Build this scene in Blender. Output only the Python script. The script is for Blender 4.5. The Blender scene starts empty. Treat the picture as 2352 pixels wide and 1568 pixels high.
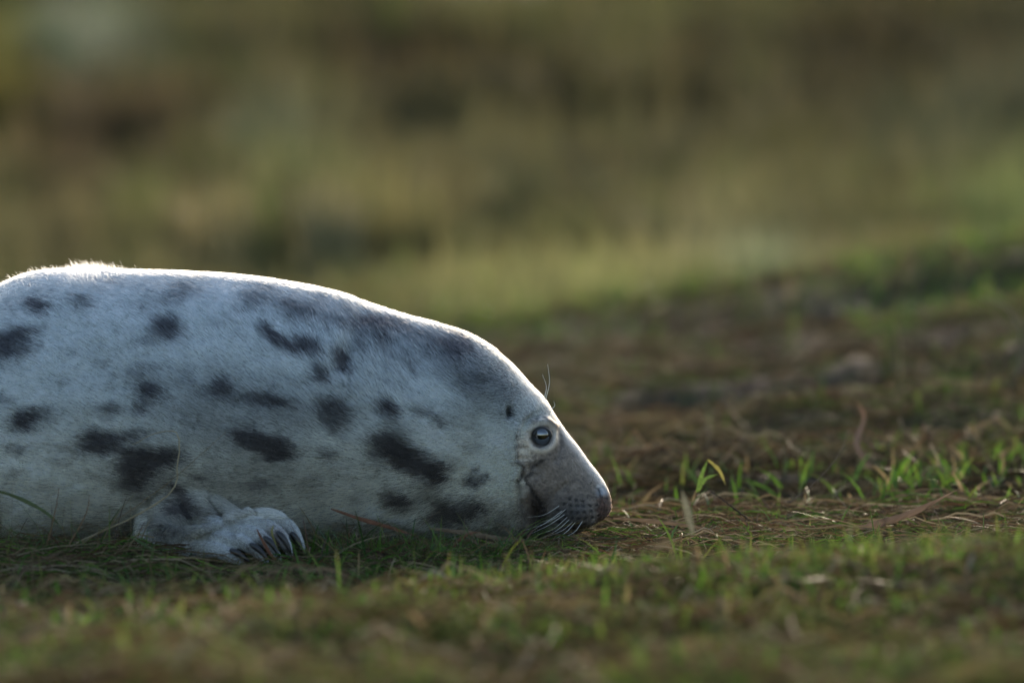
import bpy, math, random
import numpy as np
from mathutils import Vector
from mathutils.bvhtree import BVHTree

rng = np.random.default_rng(7)
random.seed(7)
scene = bpy.context.scene
COL = scene.collection

# ------------------------------------------------------------------ camera
DIST, CAMH = 8.0, 0.5            # metres to the seal, lens height above the turf
K = 13445.0                      # picture units per radian-ish (2352-wide picture)
HORIZON = 395.0
cam_d = bpy.data.cameras.new('camera')
cam = bpy.data.objects.new('camera', cam_d)
COL.objects.link(cam)
cam.location = (0, -DIST, CAMH)
cam.rotation_euler = (math.radians(90), 0, 0)
cam_d.sensor_width = 36.0
cam_d.lens = 36.0 * K / 2352.0
cam_d.shift_y = -(784 - HORIZON) / 2352.0
cam_d.clip_start = 0.1
cam_d.clip_end = 500
cam_d.dof.use_dof = True
cam_d.dof.focus_distance = DIST - 0.10
cam_d.dof.aperture_fstop = (cam_d.lens / 1000.0) / 0.074
scene.camera = cam

# ------------------------------------------------------------------ light
SUN_DIR = Vector((0.12, 0.94, 0.29)).normalized()
elev = math.asin(SUN_DIR.z)
world = bpy.data.worlds.new('World')
scene.world = world
world.use_nodes = True
wn, wl = world.node_tree.nodes, world.node_tree.links
wn.clear()
sky = wn.new('ShaderNodeTexSky')
sky.sky_type = 'NISHITA'
sky.sun_disc = False
sky.sun_elevation = elev
sky.sun_rotation = math.atan2(SUN_DIR.x, SUN_DIR.y)
sky.air_density = 1.0
sky.dust_density = 1.6
sky.ozone_density = 1.2
bg = wn.new('ShaderNodeBackground')
bg.inputs['Strength'].default_value = 0.118
wo = wn.new('ShaderNodeOutputWorld')
wl.new(sky.outputs[0], bg.inputs[0])
wl.new(bg.outputs[0], wo.inputs[0])
sun_d = bpy.data.lights.new('sun', 'SUN')
sun_d.energy = 2.0
sun_d.angle = math.radians(4.0)
sun_d.color = (1.0, 0.82, 0.62)
sun = bpy.data.objects.new('sun', sun_d)
COL.objects.link(sun)
sun.rotation_euler = SUN_DIR.to_track_quat('Z', 'Y').to_euler()
scene.view_settings.view_transform = 'Standard'
scene.view_settings.look = 'None'
scene.view_settings.gamma = 1.0
scene.view_settings.exposure = 1.36
scene.view_settings.use_curve_mapping = False
scene.render.engine = 'CYCLES'
scene.cycles.use_denoising = True
scene.cycles.max_bounces = 8
scene.cycles.transparent_max_bounces = 8

# ------------------------------------------------------------------ helpers
def W(px, py, y=0.0):
    """a point at depth y that the lens sees at (px, py)"""
    k = (DIST + y) / K
    return np.array([(px - 1176.0) * k, y, CAMH - (py - HORIZON) * k])

def to_px(P):
    k = K / (DIST + P[:, 1])
    return 1176.0 + P[:, 0] * k, HORIZON + (CAMH - P[:, 2]) * k

def _hash(ix, iy, iz, seed):
    h = (ix * 374761393 + iy * 668265263 + iz * 2147483647 + seed * 1274126177) & 0xFFFFFFFF
    h = ((h ^ (h >> 13)) * 1274126177) & 0xFFFFFFFF
    h = (h ^ (h >> 16)) & 0xFFFFFF
    return h / float(0xFFFFFF)

def vnoise(x, y, z=None, seed=0):
    x = np.asarray(x, float); y = np.asarray(y, float)
    z = np.zeros_like(x) if z is None else np.asarray(z, float)
    ix, iy, iz = np.floor(x).astype(np.int64), np.floor(y).astype(np.int64), np.floor(z).astype(np.int64)
    fx, fy, fz = x - ix, y - iy, z - iz
    fx, fy, fz = [f * f * (3 - 2 * f) for f in (fx, fy, fz)]
    r = 0
    for a in (0, 1):
        for b in (0, 1):
            for c in (0, 1):
                wgt = (fx if a else 1 - fx) * (fy if b else 1 - fy) * (fz if c else 1 - fz)
                r = r + wgt * _hash(ix + a, iy + b, iz + c, seed)
    return r

def fbm(x, y, z=None, seed=0, oct=4):
    s, a, t = 0, 1.0, 0
    for i in range(oct):
        f = 2.0 ** i
        s = s + a * vnoise(np.asarray(x) * f, np.asarray(y) * f, None if z is None else np.asarray(z) * f, seed + i * 17)
        t += a; a *= 0.5
    return s / t

def sstep(a, b, x):
    t = np.clip((x - a) / (b - a), 0, 1)
    return t * t * (3 - 2 * t)

def mesh_obj(name, V, F, mat=None, parent=None, smooth=True, colors=None):
    me = bpy.data.meshes.new(name)
    V = np.asarray(V, np.float32)
    if isinstance(F, tuple):                 # (loop_verts, loop_start, loop_total)
        lv, ls, lt = F
        me.vertices.add(len(V)); me.vertices.foreach_set('co', V.ravel())
        me.loops.add(len(lv)); me.loops.foreach_set('vertex_index', np.asarray(lv, np.int32))
        me.polygons.add(len(ls))
        me.polygons.foreach_set('loop_start', np.asarray(ls, np.int32))
        me.polygons.foreach_set('loop_total', np.asarray(lt, np.int32))
        me.update(calc_edges=True)
        me.validate()
    else:
        me.from_pydata([tuple(map(float, v)) for v in V], [], [tuple(int(i) for i in f) for f in F])
        me.update()
    if smooth:
        me.polygons.foreach_set('use_smooth', np.ones(len(me.polygons), bool))
    if colors is not None:
        a = me.attributes.new('tint', 'FLOAT_COLOR', 'POINT')
        c = np.ones((len(V), 4), np.float32); c[:, :3] = colors
        a.data.foreach_set('color', c.ravel())
    o = bpy.data.objects.new(name, me)
    COL.objects.link(o)
    if mat: me.materials.append(mat)
    if parent: o.parent = parent
    return o

def tag(o, label=None, cat=None, group=None, kind=None):
    if label: o['label'] = label
    if cat: o['category'] = cat
    if group: o['group'] = group
    if kind: o['kind'] = kind
    return o

def empty(name, loc=(0, 0, 0)):
    o = bpy.data.objects.new(name, None)
    COL.objects.link(o); o.location = loc
    return o

def sweep(pts, radii, sides=8, flat=1.0, closed_caps=True):
    """tapered tube through pts; returns V, F"""
    P = np.asarray(pts, float); n = len(P)
    T = np.gradient(P, axis=0); T /= np.linalg.norm(T, axis=1)[:, None] + 1e-12
    ref = np.array([0, 1.0, 0.03]) if abs(T[0][1]) < 0.9 else np.array([1.0, 0, 0])
    V, F = [], []
    for i in range(n):
        a = np.cross(T[i], ref); a /= np.linalg.norm(a) + 1e-12
        b = np.cross(T[i], a)
        for j in range(sides):
            t = 2 * math.pi * j / sides
            V.append(P[i] + radii[i] * (math.cos(t) * a * flat + math.sin(t) * b))
    for i in range(n - 1):
        for j in range(sides):
            k = (j + 1) % sides
            F.append((i * sides + j, i * sides + k, (i + 1) * sides + k, (i + 1) * sides + j))
    if closed_caps:
        F.append(tuple(range(sides))[::-1])
        F.append(tuple((n - 1) * sides + j for j in range(sides)))
    return V, F

def catmull(C, n):
    """smooth resample of the rows of C at n points"""
    C = np.asarray(C, float); m = len(C)
    E = np.vstack([2 * C[0] - C[1], C, 2 * C[-1] - C[-2]])
    u = np.linspace(0, m - 1, n); i = np.minimum(u.astype(int), m - 2); t = (u - i)[:, None]
    p0, p1, p2, p3 = E[i], E[i + 1], E[i + 2], E[i + 3]
    return 0.5 * (2 * p1 + (p2 - p0) * t + (2 * p0 - 5 * p1 + 4 * p2 - p3) * t ** 2 + (3 * p1 - p0 - 3 * p2 + p3) * t ** 3)

# ------------------------------------------------------------------ materials
def new_mat(name):
    m = bpy.data.materials.new(name); m.use_nodes = True
    nt = m.node_tree; nt.nodes.clear()
    out = nt.nodes.new('ShaderNodeOutputMaterial')
    return m, nt, out

def simple_mat(name, col, rough=0.6, bump=0.0, bscale=300.0, var=0.25, vscale=60.0, spec=0.5, coat=0.0):
    m, nt, out = new_mat(name)
    p = nt.nodes.new('ShaderNodeBsdfPrincipled')
    p.inputs['Roughness'].default_value = rough
    p.inputs['Specular IOR Level'].default_value = spec
    p.inputs['Coat Weight'].default_value = coat
    tc = nt.nodes.new('ShaderNodeTexCoord')
    n = nt.nodes.new('ShaderNodeTexNoise'); n.inputs['Scale'].default_value = vscale
    n.inputs['Detail'].default_value = 5
    nt.links.new(tc.outputs['Object'], n.inputs['Vector'])
    r = nt.nodes.new('ShaderNodeMapRange')
    r.inputs['From Min'].default_value = 0.3; r.inputs['From Max'].default_value = 0.7
    r.inputs['To Min'].default_value = 1 - var; r.inputs['To Max'].default_value = 1 + var
    nt.links.new(n.outputs['Fac'], r.inputs['Value'])
    mx = nt.nodes.new('ShaderNodeVectorMath'); mx.operation = 'SCALE'
    mx.inputs[0].default_value = col
    nt.links.new(r.outputs[0], mx.inputs['Scale'])
    nt.links.new(mx.outputs[0], p.inputs['Base Color'])
    if bump:
        b = nt.nodes.new('ShaderNodeBump'); b.inputs['Strength'].default_value = bump
        b.inputs['Distance'].default_value = 0.002
        n2 = nt.nodes.new('ShaderNodeTexNoise'); n2.inputs['Scale'].default_value = bscale
        nt.links.new(tc.outputs['Object'], n2.inputs['Vector'])
        nt.links.new(n2.outputs['Fac'], b.inputs['Height'])
        nt.links.new(b.outputs[0], p.inputs['Normal'])
    nt.links.new(p.outputs[0], out.inputs[0])
    return m

def blade_mat(name, trans=0.45, rough=0.5, spec=0.3):
    m, nt, out = new_mat(name)
    at = nt.nodes.new('ShaderNodeAttribute'); at.attribute_name = 'tint'
    p = nt.nodes.new('ShaderNodeBsdfPrincipled')
    p.inputs['Roughness'].default_value = rough
    p.inputs['Specular IOR Level'].default_value = spec
    t = nt.nodes.new('ShaderNodeBsdfTranslucent')
    mix = nt.nodes.new('ShaderNodeMixShader'); mix.inputs[0].default_value = trans
    nt.links.new(at.outputs['Color'], p.inputs['Base Color'])
    nt.links.new(at.outputs['Color'], t.inputs['Color'])
    nt.links.new(p.outputs[0], mix.inputs[1]); nt.links.new(t.outputs[0], mix.inputs[2])
    nt.links.new(mix.outputs[0], out.inputs[0])
    return m

M_BLADE = blade_mat('grass_blade')
M_STRAW = blade_mat('dry_grass', 0.25, 0.75, 0.08)

# ground: damp mud with peat, colour varied by noise
M_GROUND, nt, out = new_mat('muddy_turf')
p = nt.nodes.new('ShaderNodeBsdfPrincipled'); p.inputs['Roughness'].default_value = 0.8
p.inputs['Specular IOR Level'].default_value = 0.25
tc = nt.nodes.new('ShaderNodeTexCoord')
at = nt.nodes.new('ShaderNodeAttribute'); at.attribute_name = 'tint'
n1 = nt.nodes.new('ShaderNodeTexNoise'); n1.inputs['Scale'].default_value = 45; n1.inputs['Detail'].default_value = 8
n1.inputs['Roughness'].default_value = 0.7
cr = nt.nodes.new('ShaderNodeValToRGB')
cr.color_ramp.elements[0].position = 0.35; cr.color_ramp.elements[0].color = (0.35, 0.35, 0.35, 1)
cr.color_ramp.elements[1].position = 0.68; cr.color_ramp.elements[1].color = (1.7, 1.6, 1.55, 1)
mul = nt.nodes.new('ShaderNodeMixRGB'); mul.blend_type = 'MULTIPLY'; mul.inputs[0].default_value = 1
bmp = nt.nodes.new('ShaderNodeBump'); bmp.inputs['Strength'].default_value = 0.9; bmp.inputs['Distance'].default_value = 0.01
nt.links.new(tc.outputs['Object'], n1.inputs['Vector'])
nt.links.new(n1.outputs['Fac'], cr.inputs[0])
nt.links.new(at.outputs['Color'], mul.inputs[1]); nt.links.new(cr.outputs[0], mul.inputs[2])
nt.links.new(mul.outputs[0], p.inputs['Base Color'])
nt.links.new(n1.outputs['Fac'], bmp.inputs['Height']); nt.links.new(bmp.outputs[0], p.inputs['Normal'])
nt.links.new(p.outputs[0], out.inputs[0])

# ------------------------------------------------------------------ terrain
def terrain(x, y, fine=True):
    x = np.asarray(x, float); y = np.asarray(y, float)
    # shelf the seal lies on, a little lower towards the lens
    z = -0.008 - 0.036 * sstep(-0.04, -0.62, y)
    # foreground turf hump on the right
    z = z + 0.075 * np.exp(-((x - 0.75) / 0.55) ** 2 - ((y + 1.05) / 0.40) ** 2)
    z = z + 0.008 * np.exp(-((x + 0.75) / 0.35) ** 2 - ((y + 1.3) / 0.35) ** 2)
    z = z + 0.05 * sstep(-1.2, -2.2, y) * fbm(x * 3, y * 3, seed=5)
    z = z + 0.045 * sstep(-0.7, -1.1, y) * (fbm(x * 4.5, y * 4.0, seed=6) - .5)
    # rising muddy rim behind, steeper to the right
    yy = np.clip(y, 0, 5.2)
    right = sstep(-0.3, 1.3, x)
    z = z + yy * (0.018 + 0.036 * right)
    z = z - right * 0.14 * sstep(5.2, 6.6, y)
    z = z + 0.05 * right * np.exp(-((y - 4.9 - 0.5 * (fbm(x * 2, y * 0, seed=12) - .5)) / 0.45) ** 2)
    rx_ = sstep(0.0, 0.35, x)
    y1 = 1.95 + 0.5 * (vnoise(x * 1.5, y * 0, seed=14) - .5) + .12 * x
    z = z + 0.042 * rx_ * np.exp(-((y - y1) / 0.16) ** 2) * (.2 + 1.1 * fbm(x * 5, y * 5, seed=16))
    z = z + 0.03 * rx_ * (fbm(x * 11, y * 9, seed=26, oct=3) - .5) * sstep(.6, 1.2, y) * sstep(5, 4, y)
    y2 = 1.25 + 0.5 * (vnoise(x * 1.8 + 7, y * 0, seed=17) - .5) + .1 * x
    z = z + 0.035 * rx_ * np.exp(-((y - y2) / 0.10) ** 2) * (.5 + vnoise(x * 4, y * 0, seed=18))
    y3 = 3.1 + 0.7 * (vnoise(x * 1.1 + 3, y * 0, seed=24) - .5)
    z = z + 0.06 * rx_ * np.exp(-((y - y3) / 0.2) ** 2) * (.5 + vnoise(x * 3, y * 0, seed=25))
    # far dune bank
    yb = np.clip(y - 8.5, 0, 24)
    z = z + 0.012 * yb ** 1.62
    # unevenness
    near = sstep(0.25, 1.2, np.abs(y + 0.1) + 0.35 * sstep(0.25, 0.5, x))
    z = z + (fbm(x * 1.6, y * 1.1, seed=11) - 0.5) * 0.07 * near * sstep(0.2, 1.5, np.abs(y))
    z = z + (fbm(x * 1.3 + 3.1, y * 2.1, seed=13, oct=3) - 0.5) * 0.13 * sstep(0.7, 1.5, y) * sstep(7, 5, y)
    z = z + (fbm(x * 5.0, y * 3.2, seed=21) - 0.5) * 0.05 * (0.15 + 0.85 * near)
    z = z + (fbm(x * 0.5, y * 0.5, seed=31) - 0.5) * 0.30 * sstep(9, 14, y)
    if fine:
        z = z + (fbm(x * 30, y * 30, seed=41, oct=3) - 0.5) * 0.012
    return z

def ground_at(px, py):
    """where the line of sight through (px, py) meets the ground"""
    ys = np.linspace(-2.6, 24, 2600)
    P = np.stack([(px - 1176.0) * (DIST + ys) / K, ys, CAMH - (py - HORIZON) * (DIST + ys) / K], 1)
    below = P[:, 2] < terrain(P[:, 0], P[:, 1])
    i = int(np.argmax(below)) if below.any() else len(ys) - 1
    return P[i]

def warp(n, lo, hi, c, k):
    t = np.linspace(math.asinh((lo - c) / k), math.asinh((hi - c) / k), n)
    return c + k * np.sinh(t)

def ground_tint(x, y):
    n = fbm(x * 2.2, y * 1.5, seed=61); n2 = fbm(x * 7, y * 5, seed=71)
    mud = np.array([0.055, 0.043, 0.036]); mauve = np.array([0.088, 0.068, 0.060]); dark = np.array([0.018, 0.014, 0.011])
    olive = np.array([0.060, 0.058, 0.026])
    t = sstep(0.42, 0.62, n)[:, None]
    c = mud * (1 - t) + mauve * t
    d = sstep(0.52, 0.68, n2)[:, None]
    c = c * (1 - d * 0.75) + dark * d * 0.75
    far = sstep(4.5, 8, y)[:, None]
    c = c * (1 - far) + (olive * (0.7 + 0.7 * n2[:, None])) * far
    under = (np.exp(-((y + 0.15) / 0.35) ** 2) * sstep(0.45, 0.2, x))[:, None]  # contact shade of the seal, painted into the ground colour
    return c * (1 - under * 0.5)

gx = warp(420, -70, 70, 0.1, 0.9)
gy = warp(580, -90, 110, -0.1, 1.1)
GX, GY = np.meshgrid(gx, gy)
gxf, gyf = GX.ravel(), GY.ravel()
GZ = terrain(gxf, gyf)
nx, ny = len(gx), len(gy)
idx = np.arange(nx * ny).reshape(ny, nx)
quads = np.stack([idx[:-1, :-1], idx[:-1, 1:], idx[1:, 1:], idx[1:, :-1]], -1).reshape(-1, 4)
F = (quads.ravel(), np.arange(len(quads)) * 4, np.full(len(quads), 4))
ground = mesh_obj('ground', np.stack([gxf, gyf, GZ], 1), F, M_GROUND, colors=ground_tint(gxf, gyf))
tag(ground, 'damp brown mud and turf rising to a grassy bank', kind='structure')

# ------------------------------------------------------------------ the seal
# profile: (top x, top y, bottom x, bottom y, half width), picture units at the seal's depth
ST = [(-640, 1180, -640, 1222, 35, 2.0), (-560, 1110, -560, 1230, 80, 2.0), (-430, 985, -430, 1240, 165, 2.0),
      (-260, 830, -260, 1252, 245, 2.1), (-110, 715, -110, 1262, 290, 2.2), (0, 657, 0, 1266, 310, 2.2),
      (80, 628, 80, 1268, 318, 2.2), (190, 620, 170, 1268, 322, 2.2), (300, 623, 300, 1266, 322, 2.2), (430, 627, 420, 1264, 316, 2.2),
      (560, 636, 540, 1262, 306, 2.2), (670, 652, 640, 1258, 294, 2.2), (770, 674, 720, 1254, 278, 2.2),
      (850, 702, 790, 1252, 262, 2.2), (930, 728, 860, 1250, 246, 2.2), (1010, 748, 930, 1248, 232, 2.2),
      (1075, 768, 990, 1247, 218, 2.25), (1130, 798, 1045, 1246, 206, 2.3), (1178, 838, 1095, 1245, 194, 2.3),
      (1218, 882, 1140, 1244, 178, 2.35), (1252, 918, 1180, 1243, 160, 2.4), (1280, 960, 1212, 1242, 140, 2.45),
      (1303, 993, 1240, 1242, 120, 2.45), (1328, 1024, 1265, 1240, 104, 2.4), (1352, 1058, 1290, 1236, 92, 2.35),
      (1374, 1086, 1314, 1229, 82, 2.3), (1391, 1112, 1338, 1219, 70, 2.3), (1401, 1135, 1360, 1207, 55, 2.2),
      (1405, 1154, 1380, 1196, 36, 2.1), (1405, 1168, 1396, 1184, 14, 2.0)]
S = catmull(np.array(ST, float), 190)
SIDES = 96
th = np.linspace(0, 2 * math.pi, SIDES, endpoint=False)
V, F = [], []
k0 = DIST / K
for s in S:
    T = W(s[0], s[1]); B = W(s[2], s[3]); c = (T + B) / 2; up = (T - B) / 2
    e = 2.0 / s[5]
    cu = np.sign(np.cos(th)) * np.abs(np.cos(th)) ** e
    su = np.sign(np.sin(th)) * np.abs(np.sin(th)) ** e
    wd = s[4] * k0 * (1.0 + 0.10 * np.clip(-cu, -1, 1))          # fuller below than above
    for a, b, w_ in zip(cu, su, wd):
        V.append((c[0] + up[0] * a, w_ * b, c[2] + up[2] * a))
n = len(S)
for i in range(n - 1):
    for j in range(SIDES):
        k = (j + 1) % SIDES
        F.append((i * SIDES + j, (i + 1) * SIDES + j, (i + 1) * SIDES + k, i * SIDES + k))
F.append(tuple(range(SIDES))); F.append(tuple((n - 1) * SIDES + j for j in range(SIDES))[::-1])
AV, AF = list(V), list(F)

def add_part(V, F):
    o = len(AV)
    AV.extend(V); AF.extend(tuple(i + o for i in f) for f in F)

def blob(c, r, rot=0.0, nu=20, nv=14):
    """closed ellipsoid; rot turns it in the x-z plane"""
    V, F = [], []
    ca, sa = math.cos(rot), math.sin(rot)
    for i in range(1, nv):
        f = math.pi * i / nv
        for j in range(nu):
            t = 2 * math.pi * j / nu
            x, y, z = r[0] * math.sin(f) * math.cos(t), r[1] * math.sin(f) * math.sin(t), r[2] * math.cos(f)
            V.append((c[0] + ca * x - sa * z, c[1] + y, c[2] + sa * x + ca * z))
    top, bot = len(V), len(V) + 1
    V.append((c[0] - sa * r[2], c[1], c[2] + ca * r[2])); V.append((c[0] + sa * r[2], c[1], c[2] - ca * r[2]))
    for i in range(nv - 2):
        for j in range(nu):
            k = (j + 1) % nu
            F.append((i * nu + j, (i + 1) * nu + j, (i + 1) * nu + k, i * nu + k))
    for j in range(nu):
        k = (j + 1) % nu
        F.append((top, j, k)); F.append((bot, (nv - 2) * nu + k, (nv - 2) * nu + j))
    return V, F

def limb(ctrl, sides=16):
    """rounded tapered tube: ctrl rows (px, py, y, radius in picture units)"""
    C = catmull(np.array(ctrl, float), max(8, 6 * len(ctrl)))
    P = [W(c[0], c[1], c[2]) for c in C]; R = [max(c[3], 1) * k0 for c in C]
    d0 = P[0] - P[1]; d0 /= np.linalg.norm(d0); d1 = P[-1] - P[-2]; d1 /= np.linalg.norm(d1)
    pre = [(P[0] + d0 * R[0] * f, R[0] * g) for f, g in ((0.97, 0.25), (0.8, 0.6), (0.45, 0.89))]
    post = [(P[-1] + d1 * R[-1] * f, R[-1] * g) for f, g in ((0.45, 0.89), (0.8, 0.6), (0.97, 0.25))]
    pts = [a for a, _ in pre] + P + [a for a, _ in post]
    rad = [b for _, b in pre] + R + [b for _, b in post]
    return sweep(pts, rad, sides)

# muzzle pads and chin
for sy in (-1, 1):
    add_part(*blob(W(1322, 1172) + np.array([0, sy * 0.026, 0]), (50 * k0, 0.030, 38 * k0), rot=-0.35))
    add_part(*blob(W(1240, 1190) + np.array([0, sy * 0.030, 0]), (60 * k0, 0.034, 36 * k0), rot=0.1))
# fore flippers (near one as photographed, far one mirrored and hidden)
def flipper(m):
    parts = []
    q = lambda rows: [(a, b, c * m, d) for a, b, c, d in rows]
    # upper arm and elbow under loose skin
    parts.append(limb(q([(400, 1060, -0.085, 75), (400, 1130, -0.118, 80), (400, 1195, -0.160, 64), (385, 1240, -0.205, 44), (405, 1266, -0.224, 30)])))
    parts.append(limb(q([(360, 1200, -0.155, 46), (352, 1240, -0.195, 36), (380, 1266, -0.225, 30), (430, 1272, -0.24, 27), (480, 1276, -0.25, 22)])))
    # skin between elbow and belly
    parts.append(limb(q([(400, 1150, -0.14, 60), (470, 1182, -0.165, 54), (535, 1205, -0.192, 38), (590, 1222, -0.210, 26)])))
    # forearm and the broad back of the hand
    parts.append(limb(q([(400, 1245, -0.225, 36), (470, 1242, -0.24, 38), (530, 1232, -0.245, 40), (590, 1222, -0.245, 40), (625, 1222, -0.245, 34)])))
    parts.append(limb(q([(395, 1250, -0.238, 9), (455, 1222, -0.262, 9), (520, 1196, -0.262, 10), (580, 1184, -0.250, 14)])))
    # five digits, unequal, each with its own bend
    parts.append(limb(q([(565, 1200, -0.240, 22), (612, 1192, -0.243, 22), (650, 1202, -0.249, 19), (675, 1224, -0.256, 14), (692, 1250, -0.262, 7)])))
    parts.append(limb(q([(545, 1214, -0.252, 22), (600, 1208, -0.264, 18), (638, 1224, -0.274, 14), (656, 1250, -0.281, 11), (666, 1272, -0.285, 6)])))
    parts.append(limb(q([(525, 1228, -0.262, 22), (578, 1226, -0.278, 17), (610, 1242, -0.289, 13), (628, 1264, -0.295, 10), (640, 1282, -0.299, 6)])))
    parts.append(limb(q([(500, 1242, -0.268, 22), (548, 1244, -0.287, 17), (580, 1260, -0.299, 13), (600, 1278, -0.305, 10), (612, 1292, -0.308, 6)])))
    parts.append(limb(q([(430, 1266, -0.256, 22), (485, 1262, -0.280, 19), (528, 1275, -0.297, 15), (556, 1290, -0.305, 9)])))
    return parts
for pt in flipper(1): add_part(*pt)
for sy in (1,):   # far fore flipper, plainer, tucked on the other side
    add_part(*limb([(360, 1180, 0.16, 55), (400, 1235, 0.215, 42), (500, 1236, 0.25, 32), (600, 1232, 0.26, 26), (650, 1240, 0.27, 14)]))
# hind flippers, out of the picture on the left
for sy in (-1, 1):
    add_part(*limb([(-590, 1190, 0.02 * sy, 38), (-700, 1200, 0.05 * sy, 34), (-820, 1208, 0.08 * sy, 28), (-900, 1215, 0.10 * sy, 16)]))

M_TMP = None
tmp = mesh_obj('tmp_seal', AV, AF)
md = tmp.modifiers.new('r', 'REMESH'); md.mode = 'VOXEL'; md.voxel_size = 0.0022
md = tmp.modifiers.new('s', 'SMOOTH'); md.factor = 0.5; md.iterations = 5
bpy.context.view_layer.update()
dg = bpy.context.evaluated_depsgraph_get()
body_me = bpy.data.meshes.new_from_object(tmp.evaluated_get(dg))
bpy.data.objects.remove(tmp)
nv = len(body_me.vertices)
BV = np.empty(nv * 3, np.float32); body_me.vertices.foreach_get('co', BV); BV = BV.reshape(-1, 3).astype(float)
BN = np.empty(nv * 3, np.float32); body_me.vertices.foreach_get('normal', BN); BN = BN.reshape(-1, 3).astype(float)

def poly_dist(px, py, pts):
    """distance to a polyline and its side"""
    best = np.full(px.shape, 1e9)
    for (ax, ay), (bx, by) in zip(pts[:-1], pts[1:]):
        dx, dy = bx - ax, by - ay
        t = np.clip(((px - ax) * dx + (py - ay) * dy) / (dx * dx + dy * dy), 0, 1)
        best = np.minimum(best, np.hypot(px - ax - t * dx, py - ay - t * dy))
    return best

FACE_EDGE = [(1262, 918), (1235, 938), (1211, 951), (1193, 974), (1187, 1010), (1188, 1048), (1201, 1062), (1193, 1097), (1193, 1145), (1203, 1178), (1202, 1225)]
fe_y = np.array([q[1] for q in FACE_EDGE], float); fe_x = np.array([q[0] for q in FACE_EDGE], float)
EYE = (1244.0, 996.0)

def headpx(P):
    """profile coordinates of a point of the head, the same on both sides"""
    return 1176.0 + P[:, 0] / k0, HORIZON + (CAMH - P[:, 2]) / k0

def carve(P, N):
    """face relief, mirrored left and right"""
    hx, hy = headpx(P)
    out = np.zeros(len(P))
    head = (hx > 1120) & (hy > 880)
    side = np.clip(np.abs(N[:, 1]) * 1.6, 0, 1)
    ex = np.interp(hy, fe_y, fe_x)
    jag = (vnoise(hx * 0.12, hy * 0.16, seed=3) - 0.5) * 9
    d = hx - ex - jag
    f = sstep(-4, 5, d) * sstep(60, 30, d) * sstep(925, 965, hy)
    out -= 0.0065 * f * (1 - .75 * sstep(1070, 1130, hy))                                     # face sits behind the roll of neck fur
    out += 0.0030 * np.exp(-((d + 7) / 9) ** 2) * sstep(940, 975, hy) * (1 - .8 * sstep(1060, 1110, hy))
    # socket and brow
    r = np.hypot(hx - EYE[0], (hy - EYE[1]))
    out += 0.0032 * np.exp(-((r - 31) / 7.0) ** 2)
    out += 0.0045 * np.exp(-(poly_dist(hx, hy, [(1226, 962), (1250, 956), (1276, 978)]) / 8.0) ** 2)
    out -= 0.0035 * np.exp(-(poly_dist(hx, hy, [(1285, 985), (1292, 1020), (1280, 1050)]) / 9.0) ** 2)
    out += 0.0065 * np.exp(-((hx - 1328) / 38) ** 2 - ((hy - 1168) / 30) ** 2)
    out -= 0.0030 * np.exp(-(poly_dist(hx, hy, [(1300, 1108), (1276, 1130), (1266, 1165), (1272, 1195)]) / 8) ** 2)
    out -= 0.0085 * np.exp(-(r / 19.0) ** 4)
    # crease from the tear line down to the mouth
    c = poly_dist(hx, hy, [(1222, 1066), (1220, 1080), (1208, 1090), (1214, 1105), (1226, 1122), (1240, 1146), (1250, 1166)])
    out -= 0.0022 * np.exp(-(c / 4.5) ** 2)
    out -= 0.010 * np.exp(-((hx - 1232) / 20) ** 2 - ((hy - 1178) / 36) ** 2)
    # mouth line
    c = poly_dist(hx, hy, [(1240, 1190), (1270, 1208), (1310, 1214), (1350, 1208), (1385, 1192)])
    out -= 0.0030 * np.exp(-(c / 4.0) ** 2)
    # nostril
    c = poly_dist(hx, hy, [(1384, 1118), (1392, 1130), (1390, 1142)])
    out -= 0.0022 * np.exp(-(c / 3.5) ** 2)
    out += 0.0015 * np.exp(-(np.hypot(hx - 1384, hy - 1126) / 12) ** 2)
    # ear hole
    out -= 0.0060 * np.exp(-((hx - 1172) / 8.0) ** 2 - ((hy - 940) / 13) ** 2) * 1.5
    # fine wrinkles of the bare face
    out += (fbm(hx * .3, hy * .3, P[:, 1] * 300, seed=141) - .5) * .0035 * sstep(1364, 1376, hx) * sstep(1112, 1124, hy)
    wr = (vnoise(hx * 0.05, hy * 0.26, seed=9) - 0.5) * 0.0028 * f * (np.hypot(hx - 1235, hy - 1005) < 75) + (fbm(hx * .06, hy * .06, seed=19) - .5) * .004 * f
    return np.where(head, (out + wr) * side, 0.0)

def bodyfold(P, N):
    hx, hy = headpx(P)
    out = np.zeros(len(P))
    # soft rolls of the neck and armpit
    out -= 0.006 * np.exp(-(poly_dist(hx, hy, [(850, 700), (830, 760), (800, 830)]) / 26) ** 2)
    out -= 0.006 * np.exp(-(poly_dist(hx, hy, [(505, 1130), (535, 1165), (555, 1190)]) / 10) ** 2) * (P[:, 1] < 0)
    out -= 0.006 * np.exp(-(poly_dist(hx, hy, [(1120, 960), (1090, 1060), (1010, 1150)]) / 40) ** 2)
    out += 0.004 * (fbm(hx * 0.012, hy * 0.012, seed=77) - 0.5) * 2
    return out * np.clip(np.abs(N[:, 1]) * 1.5, 0, 1) * (hx < 1180)

BV = BV + BN * (carve(BV, BN) + bodyfold(BV, BN))[:, None]
# the belly spreads on the turf instead of sinking into it
gz = terrain(BV[:, 0], BV[:, 1], fine=False) - 0.006
BV[:, 2] = np.where(BV[:, 2] < gz, gz + (BV[:, 2] - gz) * 0.15, BV[:, 2])
body_me.vertices.foreach_set('co', BV.astype(np.float32).ravel())
body_me.update()
BN = np.empty(nv * 3, np.float32); body_me.vertices.foreach_get('normal', BN); BN = BN.reshape(-1, 3).astype(float)

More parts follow.
